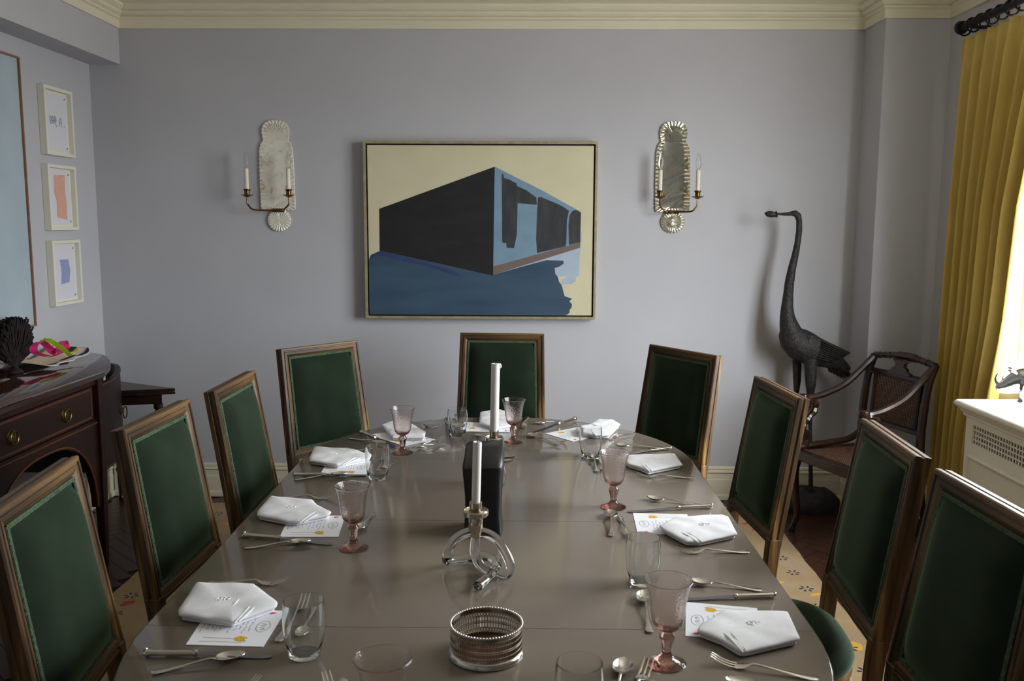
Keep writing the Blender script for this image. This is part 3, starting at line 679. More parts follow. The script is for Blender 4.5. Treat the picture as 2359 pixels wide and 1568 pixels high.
# dark sea-fan sculpture
o = (-2.26, 3.90, SZ); o = (-2.325, 4.01, SZ+.0005)
cs = thing('sea_fan_sculpture', 'dark brown bushy sea fan sculpture standing on the sideboard', 'sculpture', o)
br_ = MB(); r5 = random.Random(5)
for k in range(700):
    a = r5.uniform(-1.25, 1.25); b = r5.uniform(-.35, .35); L_ = .232*max(.35, math.cos(min(1.3, abs(a))))**.7*r5.uniform(.84, 1.0)
    sy, sz, sx = math.sin(a), math.cos(a), b*.45
    p = [(0.0, 0.0, .03)]
    for s in (.25, .5, .75, 1.0): p.append((sx*L_*s+r5.uniform(-.006, .006), sy*L_*s**.85*1.0+r5.uniform(-.006, .006), .03+sz*L_*s+.03*(1-abs(sz))*s+r5.uniform(-.005, .005)))
    br_.tube(p, [.0028, .0026, .0028, .0036, .0048], 5)
stuff(br_.build('branches', 'coral_branch', cs, smooth=0, fix=False))
MB().lathe([(.001, 0), (.035, 0), (.030, .012), (.014, .022), (.011, .045), (.001, .05)], 16).build('stem_foot', 'coral_branch', cs)

# painted paper collage and ribbons
zc_ = SZ
pa = [pX(0, 838, -2.14), pX(216, 800, -2.16)]
ya, yb2 = 4.07, float(pX(216, 800, -2.19)[1])
def colf(u, v):      # u along y, v from wall (0) to room (1)
    y = ya+(yb2-ya)*u; x = -2.395+.20*v+.012*math.sin(u*17)*(v > .9)
    z = zc_+.010+.016*(1-u)**2+.042*max(0, (u-.35)/.65)**1.8+.012*(1-v)+.004*math.sin(u*9+v*4)
    y -= .10*(1-v)*u*0; return (x, y, z)
o = colf(.5, .5); o = (o[0], o[1], zc_); cg = thing('paper_collage', 'curled cream paper collage with torn black and white painted edge', 'artwork', o)
MB().sheet(colf, 40, 12).build('paper', 'collage_cream', cg, o=o, smooth=60, solid=.003)
r6 = random.Random(9)
def strip(name, m, u0, u1, v0, v1, dz, n=24, wob=.02):
    w1 = [r6.uniform(-wob, wob) for _ in range(n+1)]; w2 = [r6.uniform(-wob, wob) for _ in range(n+1)]
    def f(u, v):
        i = int(round(u*n)); vv = (v0+w1[i])*(1-v)+(v1+w2[i])*v; p = colf(u0+(u1-u0)*u, min(vv, 1.0)); return (p[0], p[1], p[2]+dz)
    MB().sheet(f, n, 1).build(name, m, cg, o=o, smooth=0, solid=.001)
strip('painted_edge', 'collage_white', .02, .98, .84, 1.0, .0028)
strip('black_stroke', 'collage_black', .40, .72, .80, .88, .0040)
strip('black_stroke', 'collage_black', .70, .97, .90, .97, .0042)
strip('black_stroke', 'collage_black', .78, .99, .45, .62, .0034)
strip('blue_stroke', 'collage_blue', .05, .3, .86, .93, .0044)
strip('yellow_stroke', 'collage_yellow', .84, .93, .62, .72, .0038, n=8)
def ribbon(name, m, label, px_pts, w):
    pts = []
    for x, y, xx in px_pts: pts.append(pX(x, y, xx))
    P = spline(pts, 8); mb = MB(); rings = []
    for i, p in enumerate(P):
        t = P[min(i+1, len(P)-1)]-P[max(i-1, 0)]; t = t/np.linalg.norm(t)
        sd = np.array([1.0, 0.25, 0.15]); sd = sd-t*np.dot(sd, t); sd /= np.linalg.norm(sd); nn = np.cross(t, sd)
        rings.append([tuple(p+sd*w/2), tuple(p-sd*w/2), tuple(p-sd*w/2+nn*.0008), tuple(p+sd*w/2+nn*.0008)])
    mb.loft(rings); c = np.array(mb.v); oo = (float(c[:, 0].mean()), float(c[:, 1].mean()), float(c[:, 2].min()))
    ob = mb.build(name, m, o=oo, smooth=60); return tag(ob, label, 'ribbon')
ribbon('pink_ribbon', 'ribbon_pink', 'looped hot pink paper ribbon lying on the cream collage', [(112, 820, -2.24), (90, 816, -2.24), (78, 808, -2.24), (80, 795, -2.24), (94, 786, -2.25), (106, 794, -2.26), (120, 808, -2.24), (132, 808, -2.22), (140, 790, -2.23), (146, 785, -2.25), (151, 793, -2.27), (149, 806, -2.26), (130, 817, -2.22), (116, 822, -2.21)], .034)
ribbon('lime_ribbon', 'ribbon_lime', 'lime green paper strip bent over the pink ribbon', [(92, 785, -2.27), (104, 783, -2.25), (118, 786, -2.22), (132, 794, -2.20), (146, 804, -2.185), (163, 819, -2.175)], .024)

# ================================================================== RADIATOR COVER
o = (2.05, 3.1, 0); rc = thing('radiator_cover', 'white panelled radiator cover with a pierced grille under the window', 'radiator cover', o)
RZ = .872; rx, ryf, ryn = 1.913, 3.772, 2.36
tp = MB(); prof = [(.030, RZ-.034), (.008, RZ-.034), (0, RZ-.026), (-.003, RZ-.017), (0, RZ-.008), (.008, RZ-.001), (.020, RZ)]
tp.loft([[(1.876+d, 3.810-d, z), (XR-.002, 3.810-d, z), (XR-.002, ryn-.03+d, z), (1.876+d, ryn-.03+d, z)] for d, z in prof]); tp.build('top', 'white_gloss', rc, o=o, smooth=50)
md = MB(); md.loft([[(rx-d, ryf+d, z), (XR-.002, ryf+d, z), (XR-.002, ryn-d, z), (rx-d, ryn-d, z)] for d, z in ((.004, RZ-.070), (.010, RZ-.064), (.010, RZ-.056), (.016, RZ-.050), (.022, RZ-.040), (.024, RZ-.0345))]); md.build('cornice', 'white_gloss', rc, o=o, smooth=40)
bd = MB(); gz0, gz1, gy1, gy0 = .695, .779, 3.712, 2.42
for a, b in (((rx, gy1, .004), (rx+.02, ryf, RZ-.066)), ((rx, ryn, .004), (rx+.02, gy0, RZ-.066)), ((rx, gy0, gz1), (rx+.02, gy1, RZ-.066)), ((rx, gy0, .004), (rx+.02, gy1, gz0)), ((rx+.02, ryf-.02, .004), (XR-.002, ryf, RZ-.066)), ((rx+.02, ryn, .004), (XR-.002, ryn+.02, RZ-.066))): bd.box2(a, b)
bd.build('body', 'white_gloss', rc, o=o, smooth=0)
MB().box2((rx+.021, gy0-.03, gz0-.03), (rx+.025, gy1+.03, gz1+.03)).build('interior_shade_sheet', 'grille_shade', rc, o=o, smooth=0)  # near-black sheet paints the shade seen through the grille holes
gl = MB(); pt_ = .0205; n = int((gy1-gy0)/pt_)
for k in range(n+1): gl.box2((rx+.004, gy1-k*pt_-.0034, gz0), (rx+.009, gy1-k*pt_+.0034, gz1))
for k in range(5): gl.box2((rx+.0035, gy0, gz0+k*(gz1-gz0)/4-.0028), (rx+.0095, gy1, gz0+k*(gz1-gz0)/4+.0028))
gl.build('grille', 'white_gloss', rc, o=o, smooth=0)
mo = MB(); y0, y1, z0, z1 = 2.42, 3.735, .15, .650
rs = [[(rx-p, y0+d, z0+d), (rx-p, y1-d, z0+d), (rx-p, y1-d, z1-d), (rx-p, y0+d, z1-d)] for d, p in ((0, -.001), (.002, .010), (.010, .013), (.016, .010), (.020, .004), (.026, .002), (.028, -.001))]
for i in range(len(rs)-1):
    A, B = rs[i], rs[i+1]
    for k in range(4): mo.add([A[k], A[(k+1) % 4], B[(k+1) % 4], B[k]], [(0, 1, 2, 3)])
mo.build('panel_moulding', 'white_gloss', rc, o=o, smooth=25)

# silver rhinoceros on the radiator cover
ft = pz(2350, 930, RZ); fv = np.array([-.87, .49, 0]); sv = np.array([.49, .87, 0])
o = (float(ft[0]), float(ft[1])+.0, RZ+.004)
rh = thing('rhino_figurine', 'polished silver rhinoceros figurine on the white radiator cover', 'figurine', o)
def RH(s, z, l=0.0): p = fv*s+sv*l; return (p[0], p[1], z)
b = MB()
def body(pts, n=14):
    rings = []
    P = pts
    for i, (s, z, h, w_) in enumerate(P):
        a, c = P[max(i-1, 0)], P[min(i+1, len(P)-1)]; t = np.array([c[0]-a[0], c[1]-a[1]]); t /= np.linalg.norm(t); nn = (-t[1], t[0])
        rings.append([RH(s+nn[0]*h*math.sin(q), z+nn[1]*h*math.sin(q), w_*math.cos(q)) for q in (2*math.pi*k/n for k in range(n))])
    b.loft(rings)
body([(-.262, .095, .020, .018), (-.25, .098, .045, .040), (-.21, .100, .058, .052), (-.15, .095, .060, .058), (-.09, .098, .058, .055), (-.04, .104, .060, .052), (-.005, .094, .056, .045), (.020, .085, .048, .037), (.045, .071, .038, .030), (.066, .061, .030, .026), (.083, .056, .023, .022), (.093, .052, .011, .013)])
for s0, l0 in ((-.004, -.026), (-.03, .028), (-.205, -.028), (-.222, .028)):
    b.tube([RH(s0-.012, .09, l0), RH(s0-.006, .055, l0), RH(s0-.004, .022, l0), RH(s0, .010, l0), RH(s0+.003, .001, l0)], [.026, .020, .015, .017, .018], 10)
bo = b.build('body', 'rhino_silver', rh, smooth=60)
m_ = bo.modifiers.new('fuse', 'REMESH'); m_.mode = 'VOXEL'; m_.voxel_size = .0045; m_.use_smooth_shade = True
bo.modifiers.new('soften', 'SMOOTH').iterations = 4
for nm, s, z, h, rr_ in (('front_horn', .084, .072, .048, .010), ('rear_horn', .064, .088, .022, .008)):
    MB().tube(spline([RH(s, z, 0), RH(s+h*.22, z+h*.35, 0), RH(s+h*.24, z+h*.72, 0), RH(s+h*.10, z+h, 0)], 4), [rr_*(1-.93*k/12) for k in range(13)], 10).build(nm, 'rhino_silver', rh)
for l in (-.022, .022):
    MB().tube([RH(.016, .122, l), RH(.028, .131, l*1.3), RH(.042, .138, l*1.5), RH(.054, .142, l*1.6)], [.004, .008, .008, .002], 8).build('ear', 'rhino_silver', rh)
MB().tube([RH(-.262, .11, 0), RH(-.275, .09, 0), RH(-.272, .06, 0)], [.006, .004, .005], 6).build('tail', 'rhino_silver', rh)

# ================================================================== CURTAIN AND ROD
CUX, ROZ = 2.15, 2.578
o = (CUX, 4.53, ROZ); rod = thing('curtain_rod', 'black iron curtain rod with a ball end above the window', 'curtain rod', o)
MB().tube([(CUX, 4.54, ROZ), (CUX, 1.9, ROZ)], .019, 14).build('pole', 'iron', rod, o=o)
MB().lathe([(.001, -.034), (.018, -.030), (.030, -.016), (.033, 0), (.030, .016), (.018, .028), (.001, .030)], 18, (0, 0, 0)).build('finial', 'iron', rod).location = (0, .025, 0)
for y in (4.44, 2.0):
    MB().box2((CUX-.01, y-.008, ROZ-.03), (XR-.001, y+.008, ROZ-.016)).build('bracket', 'iron', rod, o=o, smooth=0)
near = ((0, 4.08), (.6, 4.05), (.87, 4.0), (1.18, 3.93), (1.69, 3.885), (2.0, 3.81), (2.3, 3.73), (2.6, 3.70))
def nearY(z):
    for (a, b), (c, d) in zip(near, near[1:]):
        if z <= c: return b+(d-b)*(z-a)/(c-a)
    return near[-1][1]
o = (CUX, 4.0, .006); cu = thing('curtain', 'floor-length pleated mustard yellow silk curtain beside the window', 'curtain', o)
CT = 2.515; NP = 8
def curf(u, v, d=0):
    z = .006+(CT-.006)*v; y1 = 4.565-.02*v; y0 = nearY(z); y = y1+(y0-y1)*u
    ph = 2*math.pi*NP*u; amp = .042*(1-.30*v)+.008*math.sin(u*23+1)
    if v > .93: amp *= 1-.45*(v-.93)/.07
    ph += .6*math.sin(v*3+u*9)
    x = CUX+amp*math.copysign(abs(math.sin(ph))**.7, math.sin(ph))+.006*math.sin(3*ph+2*v)+.008*(1-v)*math.sin(u*6+2); y += .35*amp*math.cos(ph)*.6
    return (x-d, y, z)
cm = MB(); cm.sheet(curf, 190, 40); cm.build('silk', 'curtain_silk', cu, o=o, smooth=80, solid=.003)
for k in range(11):
    y = 4.525-k*.085; rg = MB(); rg.tube([(CUX+.033*math.cos(a), y+.004*math.sin(a), ROZ-.012+.033*math.sin(a)) for a in (2*math.pi*i/22 for i in range(23))], .0045, 6); rg.build('ring', 'iron', cu, o=o)

# ================================================================== BIRD STATUE
BY = 4.93
def bp(x, y, d=0.0):
    p = py(1740+x/3.267, 460+y/3.267, BY); return Vector((p[0], BY+d, p[2]))
KB = BY/2050/3.267
fb = py(1866, 1150, BY); o = (float(fb[0]), BY, 0)
bs = thing('bird_statue', 'tall dark carved long-necked bird statue holding a bud in its beak', 'statue', o)
bm_ = MB()
def bloft(pts, n=16):
    rings = []
    for i, (x, y, h, wd) in enumerate(pts):
        a, c = pts[max(i-1, 0)], pts[min(i+1, len(pts)-1)]; tx, ty = c[0]-a[0], c[1]-a[1]; l = math.hypot(tx, ty); nx, ny = -ty/l, tx/l
        rings.append([bp(x+nx*h*math.sin(q), y+ny*h*math.sin(q), wd*KB*math.cos(q)) for q in (2*math.pi*k/n for k in range(n))])
    bm_.loft(rings)
bloft([(255, 104, 14, 12), (275, 102, 20, 18), (300, 102, 26, 22), (322, 118, 26, 22), (330, 160, 23, 21), (330, 230, 24, 22), (317, 330, 24, 23), (297, 430, 27, 25), (275, 520, 31, 28), (257, 620, 36, 32), (247, 720, 39, 36), (240, 800, 45, 42), (240, 870, 55, 54), (250, 930, 68, 68), (270, 1000, 86, 84)])
bloft([(212, 960, 20, 20), (225, 990, 60, 55), (262, 1035, 100, 88), (320, 1080, 122, 105), (390, 1115, 122, 108), (470, 1150, 106, 98), (545, 1185, 84, 78), (610, 1220, 62, 54), (660, 1255, 45, 36), (700, 1290, 34, 22)])
for (x0, w0, d0) in ((398, 46, -55), (330, 34, 60)):
    P = [(x0, 1200), (x0+2, 1290), (x0+2, 1380), (x0-2, 1450), (x0-4, 1500), (x0-2, 1700), (x0, 1900), (x0+2, 2190)]; W_ = [w0, w0*.98, w0*.86, w0*.62, w0*.42, w0*.34, w0*.34, w0*.42]
    bm_.tube([bp(px_, py_, d0*KB) for px_, py_ in P], [q*KB for q in W_], 12)
bo = bm_.build('body', 'bird_bronze', bs, o=o, smooth=60)
m_ = bo.modifiers.new('fuse', 'REMESH'); m_.mode = 'VOXEL'; m_.voxel_size = .006; m_.use_smooth_shade = True
bo.modifiers.new('soften', 'SMOOTH').iterations = 3
bk = MB(); bk.tube([bp(265, 106), bp(215, 108), bp(150, 106)], [15*KB, 11*KB, 7*KB], 10); bk.build('beak', 'bird_bronze', bs, o=o)
bu = MB(); bu.tube([bp(168, 108), bp(160, 108), bp(150, 112), (bp(120, 109)), bp(95, 106), bp(80, 103), bp(70, 101)], [9*KB, 26*KB, 18*KB, 24*KB, 22*KB, 13*KB, 3*KB], 12); bu.build('lotus_bud', 'bird_bronze', bs, o=o)
for d0 in (-1, 1):
    wg = MB(); rings = []
    for (x, y, h) in ((372, 1060, 20), (385, 1075, 62), (430, 1085, 84), (500, 1112, 80), (570, 1132, 62), (630, 1140, 40), (690, 1142, 6)):
        rings.append([bp(x+h*.35*math.sin(q), y+h*math.sin(q), d0*KB*(78+26*max(0, math.cos(q)) - (x-372)*.10)) for q in (2*math.pi*k/14 for k in range(14))])
    wg.loft(rings); wo = wg.build('wing', 'bird_bronze', bs, o=o, smooth=50)
    for k in range(9):
        y0 = 1050+k*16; x1 = 690-k*13+(-20 if k > 5 else 0); y1 = 1142+k*9
        MB().tube([bp(470-k*4, y0, d0*KB*102), bp(560-k*5, (y0+y1)/2+2, d0*KB*(96)), bp(x1, y1, d0*KB*74)], [9*KB, 11*KB, 3*KB], 8, sq=.6).build('feather', 'bird_bronze', wo, o=o)
for k in range(9):
    x1, y1 = 752-k*21, 1342+(k*4 if k < 4 else 12-(k-4)*12); dd = (k-4)*6*KB
    MB().tube([bp(600-k*4, 1215+k*6, dd*.5), bp(660-k*10, 1275+k*2, dd), bp(x1, y1, dd*1.2)], [22*KB, 27*KB, 5*KB], 8, sq=.5).build('tail_feather', 'bird_bronze', bs, o=o)
rk = MB(); r8 = random.Random(4); rings = []; cx0, rwx = float(py(1864, 1150, BY)[0]), .175
for z, s in ((0, 1.0), (.03, 1.03), (.06, .99), (.09, .88), (.115, .70), (.128, .45), (.132, .15)):
    rings.append([(cx0+rwx*s*math.cos(q)*(1+r8.uniform(-.07, .07)), BY+.012+.105*s*math.sin(q)*(1+r8.uniform(-.07, .07)), z+(r8.uniform(-.008, .008) if z else 0)) for q in (2*math.pi*k/22 for k in range(22))])
rk.loft(rings); rk.build('rock_base', 'rock', bs, o=o, smooth=50)

# ================================================================== CANED ARMCHAIR
FL, FRc = np.array([1.462, 4.592]), np.array([1.622, 4.180])
BLc, BRc = np.array([1.845, 4.735]), np.array([1.985, 4.335])
o = (1.72, 4.46, 0); ac = thing('armchair', 'dark scroll-armed armchair with a caned back and seat in the corner', 'armchair', o)
fwd = np.array([-.93, -.37]); SH = .445
def A(p, z): return (float(p[0]), float(p[1]), z)
def lerp(a, b, t): return a+(b-a)*t
sf = MB()
for p, q in ((FL, FRc), (FL, BLc), (FRc, BRc), (BLc, BRc)):
    d = (q-p)/np.linalg.norm(q-p); nn = np.array([-d[1], d[0]])*.024
    sf.add([A(p-nn, SH-.055), A(q-nn, SH-.055), A(q+nn, SH-.055), A(p+nn, SH-.055), A(p-nn, SH), A(q-nn, SH), A(q+nn, SH), A(p+nn, SH)], [(0, 1, 2, 3), (7, 6, 5, 4), (0, 4, 5, 1), (1, 5, 6, 2), (2, 6, 7, 3), (3, 7, 4, 0)])
sf.build('seat_frame', 'armchair_wood', ac, o=o, smooth=0, bevel=.008)
def cane_panel(name, Q, n, m, rr_, zoff=0):   # Q(u,v) -> point
    mb = MB()
    for k in range(n+1):
        mb.tube([Q(k/n, 0), Q(k/n, 1)], rr_, 4)
    for k in range(m+1): mb.tube([Q(0, k/m), Q(1, k/m)], rr_, 4)
    ob = mb.build(name, 'cane', ac, o=o, smooth=0, fix=False); return stuff(ob)
cane_panel('cane_seat', lambda u, v: A(lerp(lerp(FL, FRc, u), lerp(BLc, BRc, u), v), SH-.006), 34, 30, .0030)
def side_lip(p, q): return MB().tube(spline([A(p, SH+.012), A(lerp(p, q, .5), SH+.020), A(lerp(p, q, .8), SH+.032), A(q, SH+.075)], 5), .018, 8).build('seat_side', 'armchair_wood', ac, o=o)
side_lip(FL, BLc); side_lip(FRc, BRc)
back = -fwd
TLb, TRb = BLc+back*.03+np.array([-.005, -.01]), BRc+back*.03
for p, tp_ in ((BLc, TLb), (BRc, TRb)):
    # rear leg sweeping into the back post
    pts = spline([A(p+back*.10, .004), A(p+back*.03, .22), A(p, SH), A(p-back*.005, .62), A(p+back*.02, .82), A(tp_+back*.03, .93)], 6)
    MB().tube(pts, [.019]*10+[.022]*12+[.020]*(len(pts)-22), 8).build('back_post', 'armchair_wood', ac, o=o)
for p in (FL, FRc):
    pts = spline([A(p, SH-.03), A(p+fwd*.022, .34), A(p+fwd*.010, .22), A(p-fwd*.008, .10), A(p+fwd*.012, .03), A(p+fwd*.022, .012)], 5)
    n_ = len(pts); lg = MB(); lg.tube(pts, [.030-.016*min(1, k/(n_*.75))+.006*(k > n_-4) for k in range(n_)], 10)
    lg.lathe([(.001, 0), (.016, 0), (.020, .006), (.018, .014), (.010, .02), (.001, .02)], 12, A(p+fwd*.022, .004)); lg.build('front_leg', 'armchair_wood', ac, o=o)
rl = MB(); E1, E2 = TLb+back*.03, TRb+back*.03; PR = []
for k in range(41):
    t = k/40; PR.append(A(lerp(E1, E2, t)+back*.022*math.sin(math.pi*t), .925+.018*math.sin(math.pi*t)))
RR = [.013+.006*abs(math.sin(k*1.25)) if (4 < k < 14 or 26 < k < 36) else (.022 if 14 <= k <= 26 else .018) for k in range(41)]
rl.tube(PR, RR, 8); rl.build('top_rail', 'armchair_wood', ac, o=o)
def BP_(u, z): return lerp(BLc, BRc, u)+back*(.004+.055*(z-.5)/.43*.6)
def rail(z, h, nm):
    mb = MB(); a, b_ = BP_(.04, z), BP_(.96, z); mb.tube([A(a, z), A((a+b_)/2+back*.008, z), A(b_, z)], h, 6); mb.build(nm, 'armchair_wood', ac, o=o)
rail(.845, .017, 'back_rail'); rail(.585, .017, 'back_rail')
for u in (.12, .88):
    a, b_ = BP_(u, .585), BP_(u, .845); MB().tube([A(a, .585), A(b_, .845)], .013, 6).build('back_stile', 'armchair_wood', ac, o=o)
cane_panel('cane_back', lambda u, v: A(BP_(.15+.7*u, .60+.235*v), .60+.235*v), 26, 22, .0026)
sp_ = MB(); prof = [(-.075, .850), (-.085, .865), (-.055, .872), (-.050, .885), (-.030, .895), (-.034, .910), (-.06, .925), (.06, .925), (.034, .910), (.030, .895), (.050, .885), (.055, .872), (.085, .865), (.075, .850)]
dv = (BRc-BLc)/np.linalg.norm(BRc-BLc); mid = lerp(BP_(.5, .85), BP_(.5, .92), .5)
sp_.prism(prof, -.011, .011, f=lambda a, b_, h: A(mid+dv*a+back*(h+.012*(b_-.85)/.07), b_)); sp_.build('carved_splat', 'armchair_wood', ac, o=o, smooth=0, bevel=.004)
for p, q, tp_ in ((FL, BLc, TLb), (FRc, BRc, TRb)):
    f0 = p-fwd*.03; hd = A(f0+fwd*.015, .712)
    pts = spline([A(tp_+back*.02, .915), A(q+fwd*.02, .86), A(lerp(q, p, .33), .775), A(lerp(q, p, .66), .728), A(f0-fwd*.02, .715), hd], 6)
    MB().tube(pts, [.018]*len(pts), 8).build('arm', 'armchair_wood', ac, o=o)
    vs = MB(); vs.lathe([(.001, -.028), (.024, -.024), (.030, 0), (.024, .024), (.001, .028)], 14, hd); vs.build('arm_scroll', 'armchair_wood', ac, o=o)
    sup = spline([hd, A(f0-fwd*.055, .690), A(f0-fwd*.060, .650), A(f0-fwd*.015, .600), A(f0+fwd*.012, .560), A(f0-fwd*.012, .515), A(f0-fwd*.008, SH-.01)], 6)
    MB().tube(sup, [.016+.006*math.sin(k*.6)**2 for k in range(len(sup))], 8).build('arm_support', 'armchair_wood', ac, o=o)

# ================================================================== THINGS ALONG THE MIDDLE OF THE TABLE
TS = TZ+.0004
def knot_path():
    c = [(1096, 1237, 2.09), (1094, 1275, 2.085), (1112, 1305, 2.085), (1150, 1324, 2.07), (1172, 1322, 2.065), (1176, 1300, 2.07), (1160, 1264, 2.085), (1136, 1236, 2.10), (1096, 1223, 2.105), (1056, 1236, 2.115), (1034, 1263, 2.125), (1030, 1290, 2.13), (1050, 1297, 2.15), (1090, 1284, 2.165), (1125, 1282, 2.15), (1146, 1296, 2.11), (1130, 1326, 2.05), (1101, 1362, 1.985)]
    P = [py(x, y, d) for x, y, d in c]; return [np.array([p[0], p[1], max(p[2], TS+.0125)]) for p in P]
def candlestick(label, loc, first=None):
    if first is not None: return dup(first, label, loc, R(0))
    K = knot_path(); ax = np.array([K[0][0], 2.09, TS]); K = [k-ax for k in K]
    t = thing('candlestick', label, 'candlestick', tuple(ax), group='candlesticks with knotted clear bases')
    kp = spline(K, 8); MB().tube(kp, .0118, 16).build('knotted_base', 'lucite', t, smooth=60)
    z0 = .108
    MB().lathe([(.001, z0-.012), (.013, z0-.012), (.013, z0), (.0165, z0), (.0175, z0+.003), (.0175, z0+.037), (.016, z0+.040), (.001, z0+.040)], 28).build('stem', 'nickel', t)
    MB().lathe([(.001, z0+.040), (.029, z0+.040), (.0315, z0+.043), (.0315, z0+.052), (.029, z0+.055), (.028, z0+.055), (.027, z0+.051), (.001, z0+.051)], 36).build('drip_tray', 'nickel', t)
    MB().lathe([(.001, z0+.051), (.0155, z0+.051), (.0155, z0+.074), (.0145, z0+.075), (.0112, z0+.075), (.0112, z0+.060), (.001, z0+.060)], 28).build('candle_cup', 'nickel', t)
    return t
cs1 = candlestick('nickel candlestick on a clear knotted rod base beside the silver coaster', None)
L1c = cs1.location.copy()
L2c = (float(py(1138, 1010, 2.84)[0]), 2.84, TS)
c2_ = candlestick('nickel candlestick on a clear knotted rod base behind the black sculpture', L2c, cs1)
for ch in c2_.children:
    if ch.name.startswith('knotted_base'): ch.scale = (.42, .55, 1.0)
def candle(name, loc, h, label, tilt, wick, r=.0106):
    t = thing('candle', label, 'candle', (loc[0], loc[1], loc[2]+.108+.0605)); t.rotation_euler = (tilt[0], tilt[1], 0)
    prof = [(.001, 0), (.0095, 0), (.0100, .014), (r, .022), (r, h-.003), (r-.0006, h), (.006, h-.002), (.001, h-.003)]
    MB().lathe(prof, 20).build('wax', 'wax', t)
    if wick: MB().tube([(0, 0, h-.004), (.0005, 0, h+.006), (.001, .0005, h+.012)], .0009, 6).build('wick', 'wick', t)
    else:
        MB().tube([(.008, 0, h-.002), (.014, 0, h-.003), (.016, 0, h-.010), (.015, 0, h-.015)], [.004, .0045, .004, .002], 8).build('wax_drip', 'wax', t)
        MB().tube([(0, 0, h-.004), (0, 0, h+.002)], .0009, 6).build('wick', 'wick', t)
candle('c', L1c, .163, 'short white taper candle with black wick in front of the black sculpture', (0, R(1.5)), True)
candle('c', L2c, .236, 'tall white taper candle with a wax drip at its top', (0, R(1.2)), False, .0140)
dp = MB(); dp.prism([(math.cos(q)*.010, math.sin(q)*.004) for q in (2*math.pi*k/14 for k in range(14))], 0, .002)
o = dp.build('wax_spill', 'wax', cs1, bevel=.001); o.location = (.018, -.012, .108+.0512)

# black stone sculpture
bx = MB(); rings = []
b0 = pz(1112, 1236); yf = 2.345; xc = float(b0[0])
for z, hw_, y0_, dep, dx, bulge in ((0, .0535, 0.0, .125, .0, .000), (.02, .0525, .002, .124, 0, .0), (.06, .0500, .012, .112, .000, 0), (.10, .0505, .018, .108, .001, 0), (.14, .0530, .012, .118, .001, 0), (.175, .0555, .000, .134, .001, 0), (.195, .0562, -.004, .142, .001, 0), (.205, .0555, .004, .136, .001, 0), (.222, .053, .030, .110, .002, 0), (.236, .052, .070, .068, .001, 0), (.238, .050, .085, .050, .001, 0)):
    pts = []
    for k in range(32):
        q = 2*math.pi*k/32; c, s_ = math.cos(q), math.sin(q); e = .22
        pts.append((xc+dx+hw_*math.copysign(abs(c)**e, c)-.006*(1-z/.238)*0, yf+y0_+dep/2+dep/2*math.copysign(abs(s_)**e, s_)+.02*(z/.238)*c*1.0, TS+z))
    rings.append(pts)
bx.loft(rings); o_ = (xc, yf+.06, TS)
so = tag(bx.build('black_sculpture', 'black_stone', o=o_, smooth=35), 'waisted black stone block sculpture standing in the middle of the table', 'sculpture')

# pierced silver coaster
cc = pz(1120, 1506); o = (float(cc[0]), float(cc[1]), TS)
co = thing('wine_coaster', 'round pierced silver wine coaster with a beaded rim and wooden base', 'coaster', o)
RCo = .0715
MB().lathe([(.001, 0), (.073, 0), (.0755, .003), (.0750, .009), (.0725, .013), (.0705, .014), (.069, .014), (.069, .004), (.001, .004)], 64).build('base_band', 'silver', co)
MB().lathe([(.001, .0045), (.0685, .0045), (.0685, .0075), (.062, .009), (.05, .0082), (.030, .0095), (.001, .0095)], 48).build('wooden_base', 'inlay', co)
pg = MB(); NB = 76
for r0, z in ((.0706, .0145), (.0706, .0230), (.0710, .0330), (.0710, .0365), (.0706, .0465), (.0706, .0560)):
    pg.tube([(r0*math.cos(q), r0*math.sin(q), z) for q in (2*math.pi*k/64 for k in range(65))], .0011, 5, cap=False)
for k in range(NB):
    q = 2*math.pi*k/NB; c, s_ = math.cos(q), math.sin(q)
    for z0, z1 in ((.0230, .0330), (.0365, .0465), (.0330, .0365)): pg.tube([(RCo*.988*c, RCo*.988*s_, z0), (RCo*.988*c, RCo*.988*s_, z1)], .00085, 4, cap=False)
    for z0, z1 in ((.0145, .0230), (.0465, .0560)):
        for d in (-1, 1):
            q2 = q+d*2*math.pi/NB; pg.tube([(.0706*c, .0706*s_, z0), (.0706*math.cos(q2), .0706*math.sin(q2), z1)], .00085, 4, cap=False)
pg.lathe([(.0697, .0555), (.0712, .0555), (.0712, .0640), (.0697, .0640), (.0697, .0555)], 64)
stuff(pg.build('pierced_gallery', 'silver_old', co, smooth=40, fix=False))
bd = MB()
for k in range(74):
    q = 2*math.pi*k/74; c = (.0712*math.cos(q), .0712*math.sin(q), .0655)
    bd.lathe([(.0002, -.0030), (.0021, -.0021), (.0030, 0), (.0021, .0021), (.0002, .0030)], 8, c)
stuff(bd.build('beaded_rim', 'silver', co, smooth=60, fix=False))
cd = pz(1150, 1057); MB_ = MB().lathe([(.001, .002), (.050, .003), (.058, .008), (.062, .012), (.063, .011), (.059, .005), (.050, 0), (.001, 0)], 40)
tag(MB_.build('silver_dish', 'silver', o=(float(cd[0]), float(cd[1]), TS)), 'shallow round silver dish half hidden behind the black sculpture', 'dish')
for ob in (bpy.data.objects['silver_dish'],): ob.location = (float(cd[0]), float(cd[1]), TS); 
me_ = bpy.data.objects['silver_dish'].data
for v in me_.vertices: v.co += Vector((float(cd[0]), float(cd[1]), TS))

